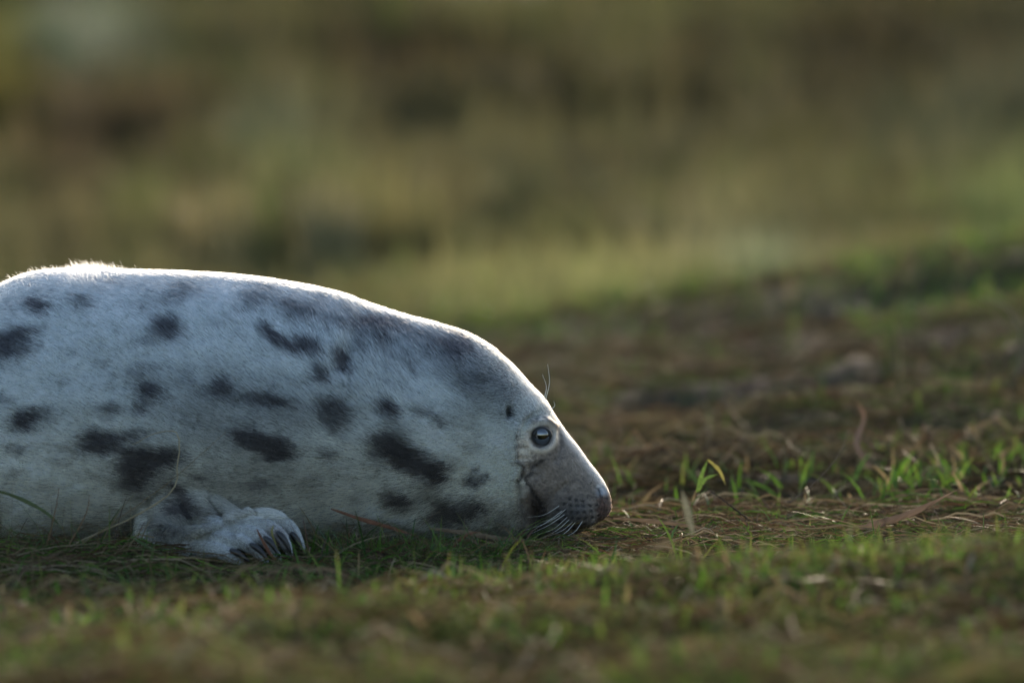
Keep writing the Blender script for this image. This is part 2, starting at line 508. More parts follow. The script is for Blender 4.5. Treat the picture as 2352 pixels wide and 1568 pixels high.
# ---- coat pattern, with soft flank shading and dark arm pocket painted in: (x, y, rx, ry, angle, darkness)
SPOTS = [(35, 788, 58, 34, 15, .9), (88, 757, 26, 11, 20, .7), (112, 697, 22, 15, 0, .85), (85, 683, 60, 22, 10, .28), (208, 690, 30, 12, -15, .5),
 (265, 650, 42, 8, 5, .35), (432, 670, 46, 15, 25, .45), (360, 712, 40, 10, -30, .22), (402, 750, 34, 22, -20, .8), (352, 777, 20, 10, 20, .45),
 (345, 843, 30, 14, 10, .5), (376, 893, 26, 20, -10, .9), (350, 930, 22, 13, 30, .55), (282, 932, 28, 13, 0, .6), (108, 945, 50, 15, 10, .7),
 (85, 968, 36, 13, 0, .55), (15, 903, 36, 13, -10, .6), (535, 885, 24, 24, -20, .75), (590, 908, 44, 13, -10, .4), (662, 917, 44, 13, 0, .62),
 (690, 950, 26, 8, 0, .35), (778, 940, 44, 26, -10, .65), (790, 975, 20, 16, -30, .4), (903, 935, 24, 15, 10, .7), (908, 955, 15, 20, 0, .5),
 (975, 938, 18, 7, -10, .5), (1008, 952, 26, 9, -35, .55), (905, 1018, 48, 32, 15, .9), (965, 1055, 55, 32, -20, .9), (1005, 1078, 26, 22, 0, .7),
 (1098, 1090, 22, 18, -10, .65), (590, 992, 40, 17, -10, .85), (640, 1010, 56, 22, -10, .9), (655, 1033, 36, 16, 0, .6), (765, 1026, 15, 15, 0, .45),
 (262, 1005, 52, 26, -5, .8), (200, 1010, 44, 16, 10, .35), (345, 1065, 56, 46, 20, .95), (400, 1040, 48, 24, 10, .7), (330, 985, 30, 12, 20, .5),
 (56, 1080, 26, 8, 5, .35), (68, 1017, 15, 10, -20, .5), (160, 1038, 26, 10, 10, .3), (925, 1133, 36, 20, -20, .8), (835, 1125, 22, 15, 0, .45),
 (1035, 1158, 34, 26, 0, .9), (1095, 1162, 28, 28, 0, .6), (1030, 1185, 40, 16, 0, .5), (1140, 1140, 12, 10, 0, .3), (600, 690, 42, 17, 15, .5),
 (622, 664, 30, 9, 5, .45), (640, 765, 36, 16, -42, .85), (715, 797, 40, 15, -5, .9), (675, 787, 25, 13, -30, .8), (745, 848, 17, 26, 10, .75),
 (800, 828, 17, 26, 20, .75), (690, 712, 48, 22, -15, .5), (790, 745, 50, 11, 0, .38), (840, 797, 15, 9, 0, .5), (888, 780, 22, 12, 10, .5),
 (1045, 785, 62, 36, -25, .46), (895, 745, 60, 18, -10, .45), (960, 795, 150, 50, -15, .42), (1090, 850, 75, 50, -35, .42), (780, 720, 110, 36, -15, .36), (1150, 900, 40, 30, -30, .22), (955, 845, 11, 12, 0, .5),
 (1012, 860, 14, 9, 0, .35), (484, 1082, 20, 14, 0, .5), (612, 1096, 34, 18, 0, .4), (500, 1165, 55, 22, -15, .35), (425, 1115, 24, 14, -30, .6),
 (440, 1160, 30, 16, 0, .5), (178, 868, 16, 6, 5, .3), (1075, 972, 22, 10, -20, .3), (1150, 1175, 40, 30, 0, .35), (455, 1140, 55, 24, -20, .42), (522, 1165, 22, 24, -40, .42), (70, 640, 30, 9, 10, .2), (500, 820, 14, 9, 0, .2), (990, 1120, 22, 12, 0, .4), (880, 1085, 30, 14, 0, .35), (730, 1085, 30, 12, 0, .25), (700, 1130, 40, 14, 0, .2), (240, 1075, 30, 14, 0, .3), (130, 1110, 28, 10, 0, .22), (1080, 1020, 24, 12, 0, .2), (540, 940, 170, 80, -10, .36),
 (560, 1110, 180, 60, 0, .33), (350, 1150, 90, 40, 0, .3), (415, 1205, 70, 34, -15, .42), (-150, 900, 60, 40, 0, .8), (-260, 1020, 50, 30, 0, .7), (-80, 1010, 40, 20, 0, .6),
 (-350, 1100, 50, 30, 0, .7), (520, 730, 26, 10, 30, .2), (300, 800, 40, 12, 20, .12), (870, 870, 40, 15, 0, .15), (700, 870, 30, 10, 10, .3)]

_fr = np.random.default_rng(23)
FLECKS = [(_fr.uniform(-100, 1150), _fr.uniform(660, 1200), _fr.uniform(5, 15), _fr.uniform(.15, .5)) for _ in range(110)]
def coat(P):
    hx, hy = headpx(P)
    wx = hx + (fbm(hx * .018, hy * .018, seed=101) - .5) * 26 + (vnoise(hx * .10, hy * .14, seed=103) - .5) * 16 + (fbm(hx * .05, hy * .06, seed=113) - .5) * 34
    wy = hy + (fbm(hx * .018, hy * .018, seed=102) - .5) * 20 + (vnoise(hx * .10, hy * .14, seed=104) - .5) * 12 + (fbm(hx * .05, hy * .06, seed=114) - .5) * 26
    dk = np.zeros(len(P))
    for x, y, rx, ry, a, s in SPOTS:
        s = min(.90, s + (.06 if s > .8 else .17 if s > .35 else .05)); rx, ry = rx * 1.04, ry * 1.10
        ca, sa = math.cos(math.radians(a)), math.sin(math.radians(a))
        dx, dy = wx - x, -(wy - y)
        u, v = (dx * ca + dy * sa) / rx, (-dx * sa + dy * ca) / ry
        q = u * u + v * v
        m = s * np.exp(-q ** (1.7 if s > .5 else 1.1) * 0.55)
        dk = np.maximum(dk, m) + 0.35 * np.minimum(dk, m)
    for x, y, rr, s in FLECKS:
        q = ((wx - x) / rr) ** 2 + ((wy - y) / (rr * .7)) ** 2
        dk = np.maximum(dk, s * np.exp(-q))
    smoke = sstep(.46, .66, fbm(hx * .011, hy * .015, seed=116)) * sstep(60, 380, hx) * .22
    dk = dk + smoke * (1 - dk)
    dk = np.clip(dk + (fbm(hx * .03, hy * .03, seed=105) - .5) * .26 + (fbm(hx * .09, hy * .12, seed=115) - .5) * .34 * (dk > .06) * np.minimum(1, dk * 2.5), 0, 1)
    white = np.array([0.735, 0.80, 0.785]); black = np.array([0.044, 0.043, 0.047])
    t = np.clip(dk[:, None] * 1.12, 0, 1) ** 0.80
    c = white * (1 - t) + black * t
    # warm bounce light on the lower side, painted into the coat
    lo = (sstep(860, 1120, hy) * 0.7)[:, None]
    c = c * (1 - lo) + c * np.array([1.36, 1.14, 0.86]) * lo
    # the face: brown-grey, muzzle darker with rows of whisker dots
    ex = np.interp(hy, fe_y, fe_x)
    ew = 5 + 22 * sstep(1060, 1120, hy)
    jg = (vnoise(hx * .05, hy * .22, seed=130) - .5) * (6 + 16 * sstep(1060, 1120, hy))
    f = (sstep(-1, 1, (hx - ex + jg) / ew) * sstep(930, 975, hy + 0.55 * (hx - 1262)))[:, None]
    face = np.array([0.205, 0.165, 0.135])
    face = face * (0.55 + 0.9 * fbm(hx * .05, hy * .11, seed=106))[:, None]
    streak = sstep(.42, .62, vnoise(hx * .045 + 3, hy * .26 + hx * .02, seed=120))
    pale = np.exp(-((hx - 1203) / 20) ** 2 - ((hy - 1008) / 52) ** 2)  # paler fur left of the eye, its warm edge light painted in
    ring = np.exp(-((np.hypot(hx - 1238, hy - 1000) - 36) / 24) ** 2)
    face = face * (1 - .45 * (streak * ring))[:, None]
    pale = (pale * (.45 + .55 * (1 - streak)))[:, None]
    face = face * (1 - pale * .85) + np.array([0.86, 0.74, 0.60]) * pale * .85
    fk = (vnoise(hx * .35, hy * .35, seed=121) - .5)[:, None]
    face = face * (1 + .9 * fk)
    mz = np.exp(-((hx - 1300) / 68) ** 2 - ((hy - 1178) / 44) ** 2)[:, None]
    face = face * (1 - mz * .80) + np.array([0.055, 0.055, 0.058]) * mz * .80
    br = np.exp(-(poly_dist(hx, hy, [(1262, 925), (1300, 992), (1345, 1052), (1390, 1110)]) / 10) ** 2)[:, None]
    face = face * (1 - br * .7) + np.array([0.60, 0.59, 0.57]) * br * .7
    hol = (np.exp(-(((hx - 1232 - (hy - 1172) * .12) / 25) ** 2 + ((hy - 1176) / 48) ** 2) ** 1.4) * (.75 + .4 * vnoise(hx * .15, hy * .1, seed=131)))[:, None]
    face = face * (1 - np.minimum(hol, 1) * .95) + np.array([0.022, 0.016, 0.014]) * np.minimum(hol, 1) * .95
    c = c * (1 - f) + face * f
    # darker brown fringe where the neck fur ends
    dd = (.55 * np.exp(-((hx - ex + jg + 3) / 3.5) ** 2) * sstep(935, 960, hy) * sstep(1075, 1055, hy) * (vnoise(hx * 0, hy * .3, seed=133) > .35))[:, None]
    c = c * (1 - dd) + np.array([0.10, 0.075, 0.06]) * dd
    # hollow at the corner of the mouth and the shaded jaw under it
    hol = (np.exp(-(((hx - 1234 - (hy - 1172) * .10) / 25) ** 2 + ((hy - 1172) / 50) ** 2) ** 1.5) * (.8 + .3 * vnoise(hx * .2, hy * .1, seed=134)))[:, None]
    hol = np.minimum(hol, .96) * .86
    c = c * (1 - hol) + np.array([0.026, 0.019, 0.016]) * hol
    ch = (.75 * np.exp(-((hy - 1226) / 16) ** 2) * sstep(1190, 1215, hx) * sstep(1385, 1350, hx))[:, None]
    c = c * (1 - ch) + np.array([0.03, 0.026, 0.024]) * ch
    lf = (.5 * np.exp(-((hx - 1206) / 14) ** 2) * sstep(1100, 1130, hy))[:, None]
    c = c * (1 - lf) + np.array([0.16, 0.12, 0.095]) * lf
    # whisker dots in rows
    for r_, (x0, y0, n_) in enumerate([(1308, 1140, 3), (1290, 1150, 6), (1282, 1163, 7), (1280, 1176, 7), (1286, 1190, 6), (1298, 1202, 5)]):
        for k in range(n_):
            wxp = x0 + k * 15 + (r_ % 2) * 5; wyp = y0 + k * 3.6 - (k * k) * .55 + r_ * .5
            dd = np.exp(-(np.hypot(hx - wxp, (hy - wyp) * 1.2) / 4.6) ** 4)[:, None]
            c = c * (1 - dd * .95) + np.array([0.008, 0.008, 0.008]) * dd * .95
    # wet tear stain and cracked crease
    j = (vnoise(hx * .25, hy * .25, seed=108) - .5) * 6
    t1 = poly_dist(hx + j, hy + j, [(1187, 1052), (1203, 1064), (1203, 1075), (1194, 1092), (1187, 1098)])
    t2 = poly_dist(hx + j, hy - j, [(1247, 1052), (1222, 1066), (1222, 1080), (1206, 1090), (1216, 1106), (1226, 1126), (1244, 1150)])
    t3 = poly_dist(hx + j, hy, [(1193, 1100), (1197, 1145), (1206, 1178), (1202, 1222)])
    for t_, a, w_ in ((t1, .9, 4.0), (t2, .92, 4.2), (t3, .5, 7.0)):
        dd = (a * np.exp(-(t_ / w_) ** 2))[:, None]
        c = c * (1 - dd) + np.array([0.03, 0.025, 0.022]) * dd
    # eye rim
    r = np.hypot(hx - EYE[0], hy - EYE[1] - 2)
    dd = (.7 * np.exp(-((r - 22) / 4.0) ** 2))[:, None]
    c = c * (1 - dd) + np.array([0.03, 0.025, 0.025]) * dd
    dd = (.6 * np.exp(-((hx - 1230) / 6) ** 2 - ((hy - 960) / 7) ** 2))[:, None]
    c = c * (1 - dd) + np.array([0.06, 0.05, 0.05]) * dd
    fo = (.6 * np.exp(-(poly_dist(hx, hy, [(1222, 962), (1248, 952), (1276, 968), (1292, 1000), (1286, 1034)]) / 3.5) ** 2))[:, None]
    pr_ = np.minimum(.95, .85 * np.exp(-((r - 32) / 6.0) ** 2) * (.7 + .5 * sstep(985, 1010, hy)))[:, None]
    c = c * (1 - pr_) + np.array([0.72, 0.61, 0.50]) * pr_
    c = c * (1 - fo) + np.array([0.07, 0.055, 0.045]) * fo
    # ear hole
    dd = np.exp(-(((hx - 1172) / 10) ** 2 + ((hy - 940) / 16) ** 2) ** 1.8)[:, None]
    c = c * (1 - dd) + np.array([0.006, 0.004, 0.004]) * dd
    # nose: grey pad above, crusted dark brown front
    dd = np.exp(-(((hx - 1384) / 14) ** 2 + ((hy - 1126) / 13) ** 2) ** 1.6)[:, None]
    c = c * (1 - dd) + np.array([0.30, 0.33, 0.37]) * dd
    dd = (sstep(1366, 1382, hx + (vnoise(hx * .3, hy * .3, seed=109) - .5) * 10) * sstep(1128, 1146, hy))[:, None]
    c = c * (1 - dd * .9) + np.array([0.040, 0.022, 0.018]) * dd * .9
    mot = fbm(hx * .35, hy * .35, P[:, 1] * 300, seed=140)
    dd = (sstep(1364, 1378, hx) * sstep(1128, 1142, hy) * sstep(.52, .62, mot) * .8)[:, None]
    c = c * (1 - dd) + np.array([0.17, 0.095, 0.075]) * dd
    nl = poly_dist(hx + (mot - .5) * 8, hy, [(1374, 1118), (1378, 1134), (1388, 1142), (1400, 1140)])
    dd = (.85 * np.exp(-(nl / 2.6) ** 2))[:, None]
    c = c * (1 - dd) + np.array([0.02, 0.014, 0.012]) * dd
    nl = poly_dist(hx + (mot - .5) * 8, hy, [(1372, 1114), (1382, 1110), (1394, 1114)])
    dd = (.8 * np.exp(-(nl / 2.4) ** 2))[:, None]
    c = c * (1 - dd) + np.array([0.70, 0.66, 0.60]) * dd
    # paw: white with a pinkish scuffed knuckle
    paw = ((P[:, 1] < -0.205) & (hx > 300) & (hx < 720) & (hy > 1165))
    pk = sstep(470, 520, hx)[:, None] * paw[:, None]
    wht = np.array([0.62, 0.64, 0.63]) * (0.55 + 0.75 * fbm(hx * .08, hy * .08, seed=110))[:, None]
    c = c * (1 - pk * .85) + wht * pk * .85
    gv = np.minimum.reduce([poly_dist(hx, hy, q_) for q_ in ([(520, 1252), (560, 1276)], [(558, 1236), (604, 1268)], [(588, 1222), (630, 1262)], [(618, 1210), (658, 1252)], [(655, 1212), (684, 1240)])])
    gv = (.8 * np.exp(-(gv / 6.0) ** 2) * paw * (.6 + .6 * vnoise(hx * .2, hy * .2, seed=150)))[:, None]
    gv = np.minimum(gv, .9)
    c = c * (1 - gv) + np.array([0.045, 0.035, 0.030]) * gv
    dd = (np.exp(-(np.hypot(hx - 652, hy - 1200) / 26) ** 2) * paw)[:, None]
    c = c * (1 - dd * .8) + np.array([0.34, 0.25, 0.215]) * dd * .7
    ym = P[:, 1]
    return np.clip(c, 0.004, 0.8)

a = body_me.attributes.new('tint', 'FLOAT_COLOR', 'POINT')
cc = np.ones((nv, 4), np.float32); _hx, _hy = headpx(BV)
bare = np.clip(sstep(1366, 1380, _hx) * sstep(1105, 1118, _hy), 0, 1)[:, None]
_f = sstep(-2, 8, _hx - np.interp(_hy, fe_y, fe_x)) * sstep(930, 970, _hy + .55 * (_hx - 1262))
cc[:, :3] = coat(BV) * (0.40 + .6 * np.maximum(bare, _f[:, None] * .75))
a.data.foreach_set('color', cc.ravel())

M_SKIN, nt, out = new_mat('seal_skin')
p = nt.nodes.new('ShaderNodeBsdfPrincipled'); p.inputs['Roughness'].default_value = 0.6
p.inputs['Specular IOR Level'].default_value = 0.2
at = nt.nodes.new('ShaderNodeAttribute'); at.attribute_name = 'tint'
tc = nt.nodes.new('ShaderNodeTexCoord')
n1 = nt.nodes.new('ShaderNodeTexNoise'); n1.inputs['Scale'].default_value = 400; n1.inputs['Detail'].default_value = 4
bmp = nt.nodes.new('ShaderNodeBump'); bmp.inputs['Strength'].default_value = 0.5; bmp.inputs['Distance'].default_value = 0.002
nt.links.new(tc.outputs['Object'], n1.inputs['Vector'])
nt.links.new(n1.outputs['Fac'], bmp.inputs['Height']); nt.links.new(bmp.outputs[0], p.inputs['Normal'])
nt.links.new(at.outputs['Color'], p.inputs['Base Color']); nt.links.new(p.outputs[0], out.inputs[0])

seal = empty('seal', (0, 0, 0))
tag(seal, 'pale grey seal pup with dark blotches resting its chin on the turf', 'seal')
body_me.materials.clear(); body_me.materials.append(M_SKIN)
body_me.polygons.foreach_set('use_smooth', np.ones(len(body_me.polygons), bool))
body = bpy.data.objects.new('body', body_me)
COL.objects.link(body); body.parent = seal

# ---- fur
M_FUR, nt, out = new_mat('seal_fur')
at = nt.nodes.new('ShaderNodeAttribute'); at.attribute_name = 'tint'
hr = nt.nodes.new('ShaderNodeBsdfHairPrincipled'); hr.model = 'CHIANG'
hr.parametrization = 'COLOR'
hr.inputs['Roughness'].default_value = 0.58
hr.inputs['Radial Roughness'].default_value = 0.75
hr.inputs['IOR'].default_value = 1.30
nt.links.new(at.outputs['Color'], hr.inputs['Color'])
nt.links.new(hr.outputs[0], out.inputs[0])

DIRS = np.array([(-100, 700, 150), (-100, 900, 162), (-100, 1100, 172), (0, 720, 150), (0, 900, 162), (0, 1100, 172), (200, 680, 142), (200, 900, 155), (200, 1100, 172),
 (400, 680, 132), (400, 850, 148), (400, 1050, 166), (600, 700, 122), (600, 850, 142), (600, 1000, 166), (600, 1150, 185), (750, 740, 108), (750, 900, 148),
 (750, 1100, 178), (900, 780, 100), (900, 880, 128), (900, 980, 160), (900, 1150, 188), (1050, 800, 112), (1060, 900, 150), (1050, 1050, 182), (1050, 1180, 200),
 (1150, 850, 205), (1180, 900, 215), (1140, 950, 195), (1150, 1050, 182), (1150, 1180, 195), (1225, 1000, 180), (1225, 1050, 178), (1275, 1060, 150),
 (1300, 1010, 130), (1360, 1090, 135), (1330, 1150, 170), (1290, 1130, 160), (1320, 1200, 190), (1390, 1150, 200), (1240, 940, 175), (1260, 930, 150)], float)
PAWD = np.array([(330, 1240, -60), (420, 1260, -15), (480, 1250, -12), (560, 1210, -8), (620, 1190, -35), (660, 1220, -62), (600, 1240, -48), (540, 1265, -35)], float)

def flow(hx, hy, D, pw=3.0):
    vx = np.zeros(len(hx)); vz = np.zeros(len(hx))
    for x, y, a_ in D:
        w_ = 1.0 / ((hx - x) ** 2 + (hy - y) ** 2 + 900) ** (pw / 2)
        vx += w_ * math.cos(math.radians(a_)); vz += w_ * math.sin(math.radians(a_))
    m = np.hypot(vx, vz) + 1e-9
    return vx / m, vz / m

body_me.calc_loop_triangles()
nt_ = len(body_me.loop_triangles)
TR = np.empty(nt_ * 3, np.int32); body_me.loop_triangles.foreach_get('vertices', TR); TR = TR.reshape(-1, 3)
A_, B_, C_ = BV[TR[:, 0]], BV[TR[:, 1]], BV[TR[:, 2]]
area = np.linalg.norm(np.cross(B_ - A_, C_ - A_), axis=1) / 2
cen = (A_ + B_ + C_) / 3; cn = (BN[TR[:, 0]] + BN[TR[:, 1]] + BN[TR[:, 2]]) / 3
chx, chy = headpx(cen)
dens = np.full(nt_, 1.0)
dens *= np.where(cn[:, 1] > 0.35, 0.16, 1.0)
dens *= np.where(chx < -120, 0.25, 1.0)
dens *= np.where(cn[:, 2] < -0.75, 0.1, 1.0)
facew = sstep(-2, 4, chx - np.interp(chy, fe_y, fe_x)) * sstep(925, 960, chy + .55 * (chx - 1262))
dens *= 1 + 3.6 * facew * (cn[:, 1] < 0.35)
dens *= np.where((cen[:, 1] < -0.2) & (chy > 1165) & (chx > 300) & (chx < 720), 1.6, 1.0)
er = np.hypot(chx - EYE[0], chy - EYE[1])
dens *= np.where(er < 25, 0.0, 1.0)
dens *= np.where(np.hypot((chx - 1172) / 9, (chy - 940) / 14) < 1, 0.15, 1.0)
dens *= np.where((chx > 1376) & (chy > 1113), 0.12, 1.0)
pr = area * dens; pr /= pr.sum()

def make_hair(name, tri, length, rad, lift, mat, npt=4, seed=1, jitter=0.10, bright=None):
    g = np.random.default_rng(seed); n = len(tri)
    u, v = g.random(n), g.random(n); m = u + v > 1; u[m] = 1 - u[m]; v[m] = 1 - v[m]
    w_ = 1 - u - v
    t = TR[tri]
    P = BV[t[:, 0]] * w_[:, None] + BV[t[:, 1]] * u[:, None] + BV[t[:, 2]] * v[:, None]
    N = BN[t[:, 0]] * w_[:, None] + BN[t[:, 1]] * u[:, None] + BN[t[:, 2]] * v[:, None]
    N /= np.linalg.norm(N, axis=1)[:, None] + 1e-9
    hx, hy = headpx(P)
    dx, dz = flow(hx, hy, DIRS)
    paw = (P[:, 1] < -0.215) & (hy > 1165) & (hx > 300) & (hx < 720)
    pdx, pdz = flow(hx, hy, PAWD)
    dx = np.where(paw, pdx, dx); dz = np.where(paw, pdz, dz)
    # clumped direction noise plus per-hair jitter
    cl = (vnoise(P[:, 0] * 70, P[:, 2] * 70, P[:, 1] * 70, seed=5) - .5) * 0.35 + g.normal(0, jitter, n)
    ca, sa = np.cos(cl), np.sin(cl)
    D = np.stack([dx * ca - dz * sa, -0.15 * np.ones(n) * 0, dx * sa + dz * ca], 1)
    D -= N * np.sum(D * N, 1)[:, None]
    ln = np.linalg.norm(D, axis=1)
    alt = np.cross(N, np.array([0, 1.0, 0]))
    D = np.where(ln[:, None] < .15, np.where(alt[:, :1] > 0, -alt, alt), D)
    D /= np.linalg.norm(D, axis=1)[:, None] + 1e-9
    L = length(hx, hy, P) * g.uniform(0.65, 1.25, n)
    lf = lift(hx, hy, P) * g.uniform(0.5, 1.5, n)
    pts = np.empty((n, npt, 3))
    side = np.cross(N, D) * g.normal(0, .10, n)[:, None]
    for i in range(npt):
        s = i / (npt - 1)
        hgt = lf * (s * 1.25 - 0.55 * s * s)
        pts[:, i] = P - N * 0.0006 + (D * (s * np.sqrt(np.maximum(1 - lf ** 2, .1)))[:, None] + N * hgt[:, None] + side * s * s) * L[:, None]
    cu = bpy.data.hair_curves.new(name)
    cu.add_curves([npt] * n)
    cu.attributes['position'].data.foreach_set('vector', pts.astype(np.float32).ravel())
    R = rad(hx, hy, P) * g.uniform(.7, 1.3, n)
    prof = np.array([1.0, 0.9, 0.62, 0.12]) if npt == 4 else np.linspace(1, .1, npt)
    ra = cu.attributes.get('radius') or cu.attributes.new('radius', 'FLOAT', 'POINT')
    ra.data.foreach_set('value', (R[:, None] * prof[None]).astype(np.float32).ravel())
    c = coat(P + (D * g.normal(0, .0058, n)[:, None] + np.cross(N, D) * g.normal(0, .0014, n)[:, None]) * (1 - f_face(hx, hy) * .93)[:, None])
    j = g.normal(1.0, .16, n)[:, None]
    dkh = (g.random(n) < 0.16)[:, None]
    c = np.where(dkh, c * 0.28, c * j)
    if bright is not None: c = np.maximum(c, bright)
    ca_ = cu.attributes.new('tint', 'FLOAT_COLOR', 'CURVE')
    col = np.ones((n, 4), np.float32); col[:, :3] = np.clip(c, .004, .86)
    ca_.data.foreach_set('color', col.ravel())
    cu.materials.append(mat)
    o = bpy.data.objects.new(name, cu); COL.objects.link(o); o.parent = seal
    return o

def f_face(hx, hy):
    ex = np.interp(hy, fe_y, fe_x)
    return sstep(-6, 6, hx - ex) * sstep(925, 960, hy + .55 * (hx - 1262))
def body_len(hx, hy, P):
    f = f_face(hx, hy)
    base = 0.0125 - 0.0055 * sstep(950, 1190, hx)
    base = np.where((P[:, 1] < -0.215) & (hy > 1165) & (hx > 300) & (hx < 720), 0.006, base)
    return base * (1 - f) + 0.0034 * f
def body_rad(hx, hy, P):
    f = f_face(hx, hy)
    return 0.00034 * (1 - f) + 0.00019 * f - 0.00008 * sstep(950, 1190, hx) * (1 - f)
def body_lift(hx, hy, P):
    tops = np.interp(hx, [a[0] for a in ST], [a[1] for a in ST])
    return 0.16 + 0.14 * sstep(22, 2, hy - tops) * (hx < 1150) + 0.10 * sstep(600, 900, hx) + 0.0 * hy
NH = 520000
tri = rng.choice(nt_, NH, p=pr)
fur = make_hair('fur', tri, body_len, body_rad, body_lift, M_FUR, seed=3)
fur['kind'] = 'stuff'
# long leftover pup wool along the crest of the back
selw = area * (cn[:, 2] > 0.80) * (sstep(-150, 20, chx) * sstep(330, 230, chx) * (np.abs(cn[:, 1]) < .5)) * (0.5 + 1.2 * np.exp(-((chx - 205) / 60) ** 2))
tri = rng.choice(nt_, 2200, p=selw / selw.sum())
wool = make_hair('pup_wool', tri, lambda hx, hy, P: 0.007 + 0.018 * vnoise(hx * .06, hy * 0, seed=4) * np.random.default_rng(2).random(len(hx)) ** 1.5 + 0.006 * np.exp(-((hx - 205) / 40) ** 2), lambda hx, hy, P: 0.00010 + 0 * hx,
                 lambda hx, hy, P: 0.74 + 0 * hx, M_FUR, seed=9, jitter=.6, bright=np.array([.34, .35, .35]))
wool['kind'] = 'stuff'
wool['label'] = 'longer fluffy white wool left along the back'

# ---- eyes, lids, claws, whiskers
bvh = BVHTree.FromPolygons([tuple(v) for v in BV], [tuple(t) for t in TR.tolist()])
def skin_hit(px, py, sy=-1):
    x = (px - 1176) * k0; z = CAMH - (py - HORIZON) * k0
    h = bvh.ray_cast(Vector((x, 0.6 * sy, z)), Vector((0, -sy, 0)))
    return np.array(h[0]) if h[0] is not None else np.array([x, 0, z])

M_SCLERA = simple_mat('eye_white', (0.07, 0.08, 0.10), 0.4, var=0.2, vscale=200, coat=0.1)
M_IRIS = simple_mat('eye_dark', (0.006, 0.005, 0.004), 0.10, var=0.5, vscale=150, spec=0.9, coat=1.0)
for _n in M_IRIS.node_tree.nodes:
    if _n.type == 'BSDF_PRINCIPLED': _n.inputs['Coat IOR'].default_value = 2.0; _n.inputs['Coat Roughness'].default_value = 0.03
M_LID = simple_mat('eye_lid', (0.012, 0.010, 0.010), 0.45, bump=0.4, bscale=900)
M_CLAW = simple_mat('claw_horn', (0.020, 0.018, 0.018), 0.32, bump=0.3, bscale=500, var=0.4)
M_WHISK = simple_mat('whisker', (0.78, 0.76, 0.70), 0.35)
M_WHDARK = simple_mat('whisker_dark', (0.03, 0.03, 0.03), 0.4)

for sy in (-1, 1):
    rims = [skin_hit(EYE[0] + 27 * math.cos(t), EYE[1] + 27 * math.sin(t), sy) for t in np.linspace(0, 6.28, 12, endpoint=False)]
    c = np.mean(rims, 0)
    ax = np.array([0.16, sy * 1.0, 0.16]); ax /= np.linalg.norm(ax)
    ec = c - ax * 0.0066
    Ve, Fe = blob(ec, (0.0136, 0.0136, 0.0136), nu=40, nv=28)
    eye = mesh_obj('eye', Ve, Fe, M_SCLERA, seal)
    cc_ = ec + ax * 0.0026 + np.array([-0.0004, 0, 0.0022])
    Vi, Fi = blob(cc_, (0.0121, 0.0121, 0.0121), nu=40, nv=28)
    iris = mesh_obj('iris', Vi, Fi, M_IRIS, eye)
    # lids: closed wet rim running round the opening
    e1 = np.cross(ax, [0, 0, 1]); e1 /= np.linalg.norm(e1); e1 *= -sy * -1
    e2 = np.cross(e1, ax); e2 = e2 if e2[2] > 0 else -e2
    pts = []
    for t in np.linspace(0, 2 * math.pi, 48, endpoint=False):
        rx, ru, rl = 0.0112, 0.0100, 0.0124
        yv = math.sin(t) * (ru if math.sin(t) > 0 else rl)
        xv = math.cos(t) * rx
        rr = min(math.hypot(xv, yv), 0.0139)
        dep = math.sqrt(max(0.0145 ** 2 - rr ** 2, 0))
        pts.append(ec + e1 * xv + e2 * yv + ax * dep)
    pts = np.array(pts)
    n_ = len(pts); sd = 8; Vl, Fl = [], []
    for i in range(n_):
        tv = pts[(i + 1) % n_] - pts[i - 1]; tv /= np.linalg.norm(tv)
        rd = np.cross(tv, ax); rd /= np.linalg.norm(rd)
        rad = 0.0010 + 0.0012 * (i < n_ / 2)
        for j in range(sd):
            q = 2 * math.pi * j / sd
            Vl.append(pts[i] + rad * (math.cos(q) * rd * 1.3 + math.sin(q) * ax))
    for i in range(n_):
        for j in range(sd):
            Fl.append((i * sd + j, i * sd + (j + 1) % sd, ((i + 1) % n_) * sd + (j + 1) % sd, ((i + 1) % n_) * sd + j))
    mesh_obj('eyelid', Vl, Fl, M_LID, eye)

for rows in ([(528, 1262), (550, 1272), (574, 1290)], [(574, 1248), (596, 1262), (616, 1286)],
             [(606, 1232), (626, 1250), (643, 1280)], [(636, 1220), (654, 1240), (669, 1272)], [(668, 1222), (682, 1238), (694, 1258)]):
    P = []
    for (x, y) in rows:
        h = skin_hit(x, y)
        # the same spot seen along the real line of sight
        o_ = Vector(cam.location); d_ = (Vector(W(x, y, 0)) - o_).normalized()
        hh = bvh.ray_cast(o_, d_)
        P.append(np.array(hh[0]) - np.array(d_) * 0.0042 if hh[0] is not None else None)
    if P[0] is None: continue
    for i in (1, 2):
        if P[i] is None or abs(P[i][1] - P[0][1]) > 0.05:
            x, y = rows[i]; P[i] = W(x, y, P[i - 1][1] - 0.003)
    C = catmull(np.array(P), 9)
    Vc, Fc = sweep(C, np.array([0.0022, 0.0036, 0.0043, 0.0042, 0.0040, 0.0036, 0.0029, 0.0023, 0.0008]), 8)
    mesh_obj('claw', Vc, Fc, M_CLAW, seal)

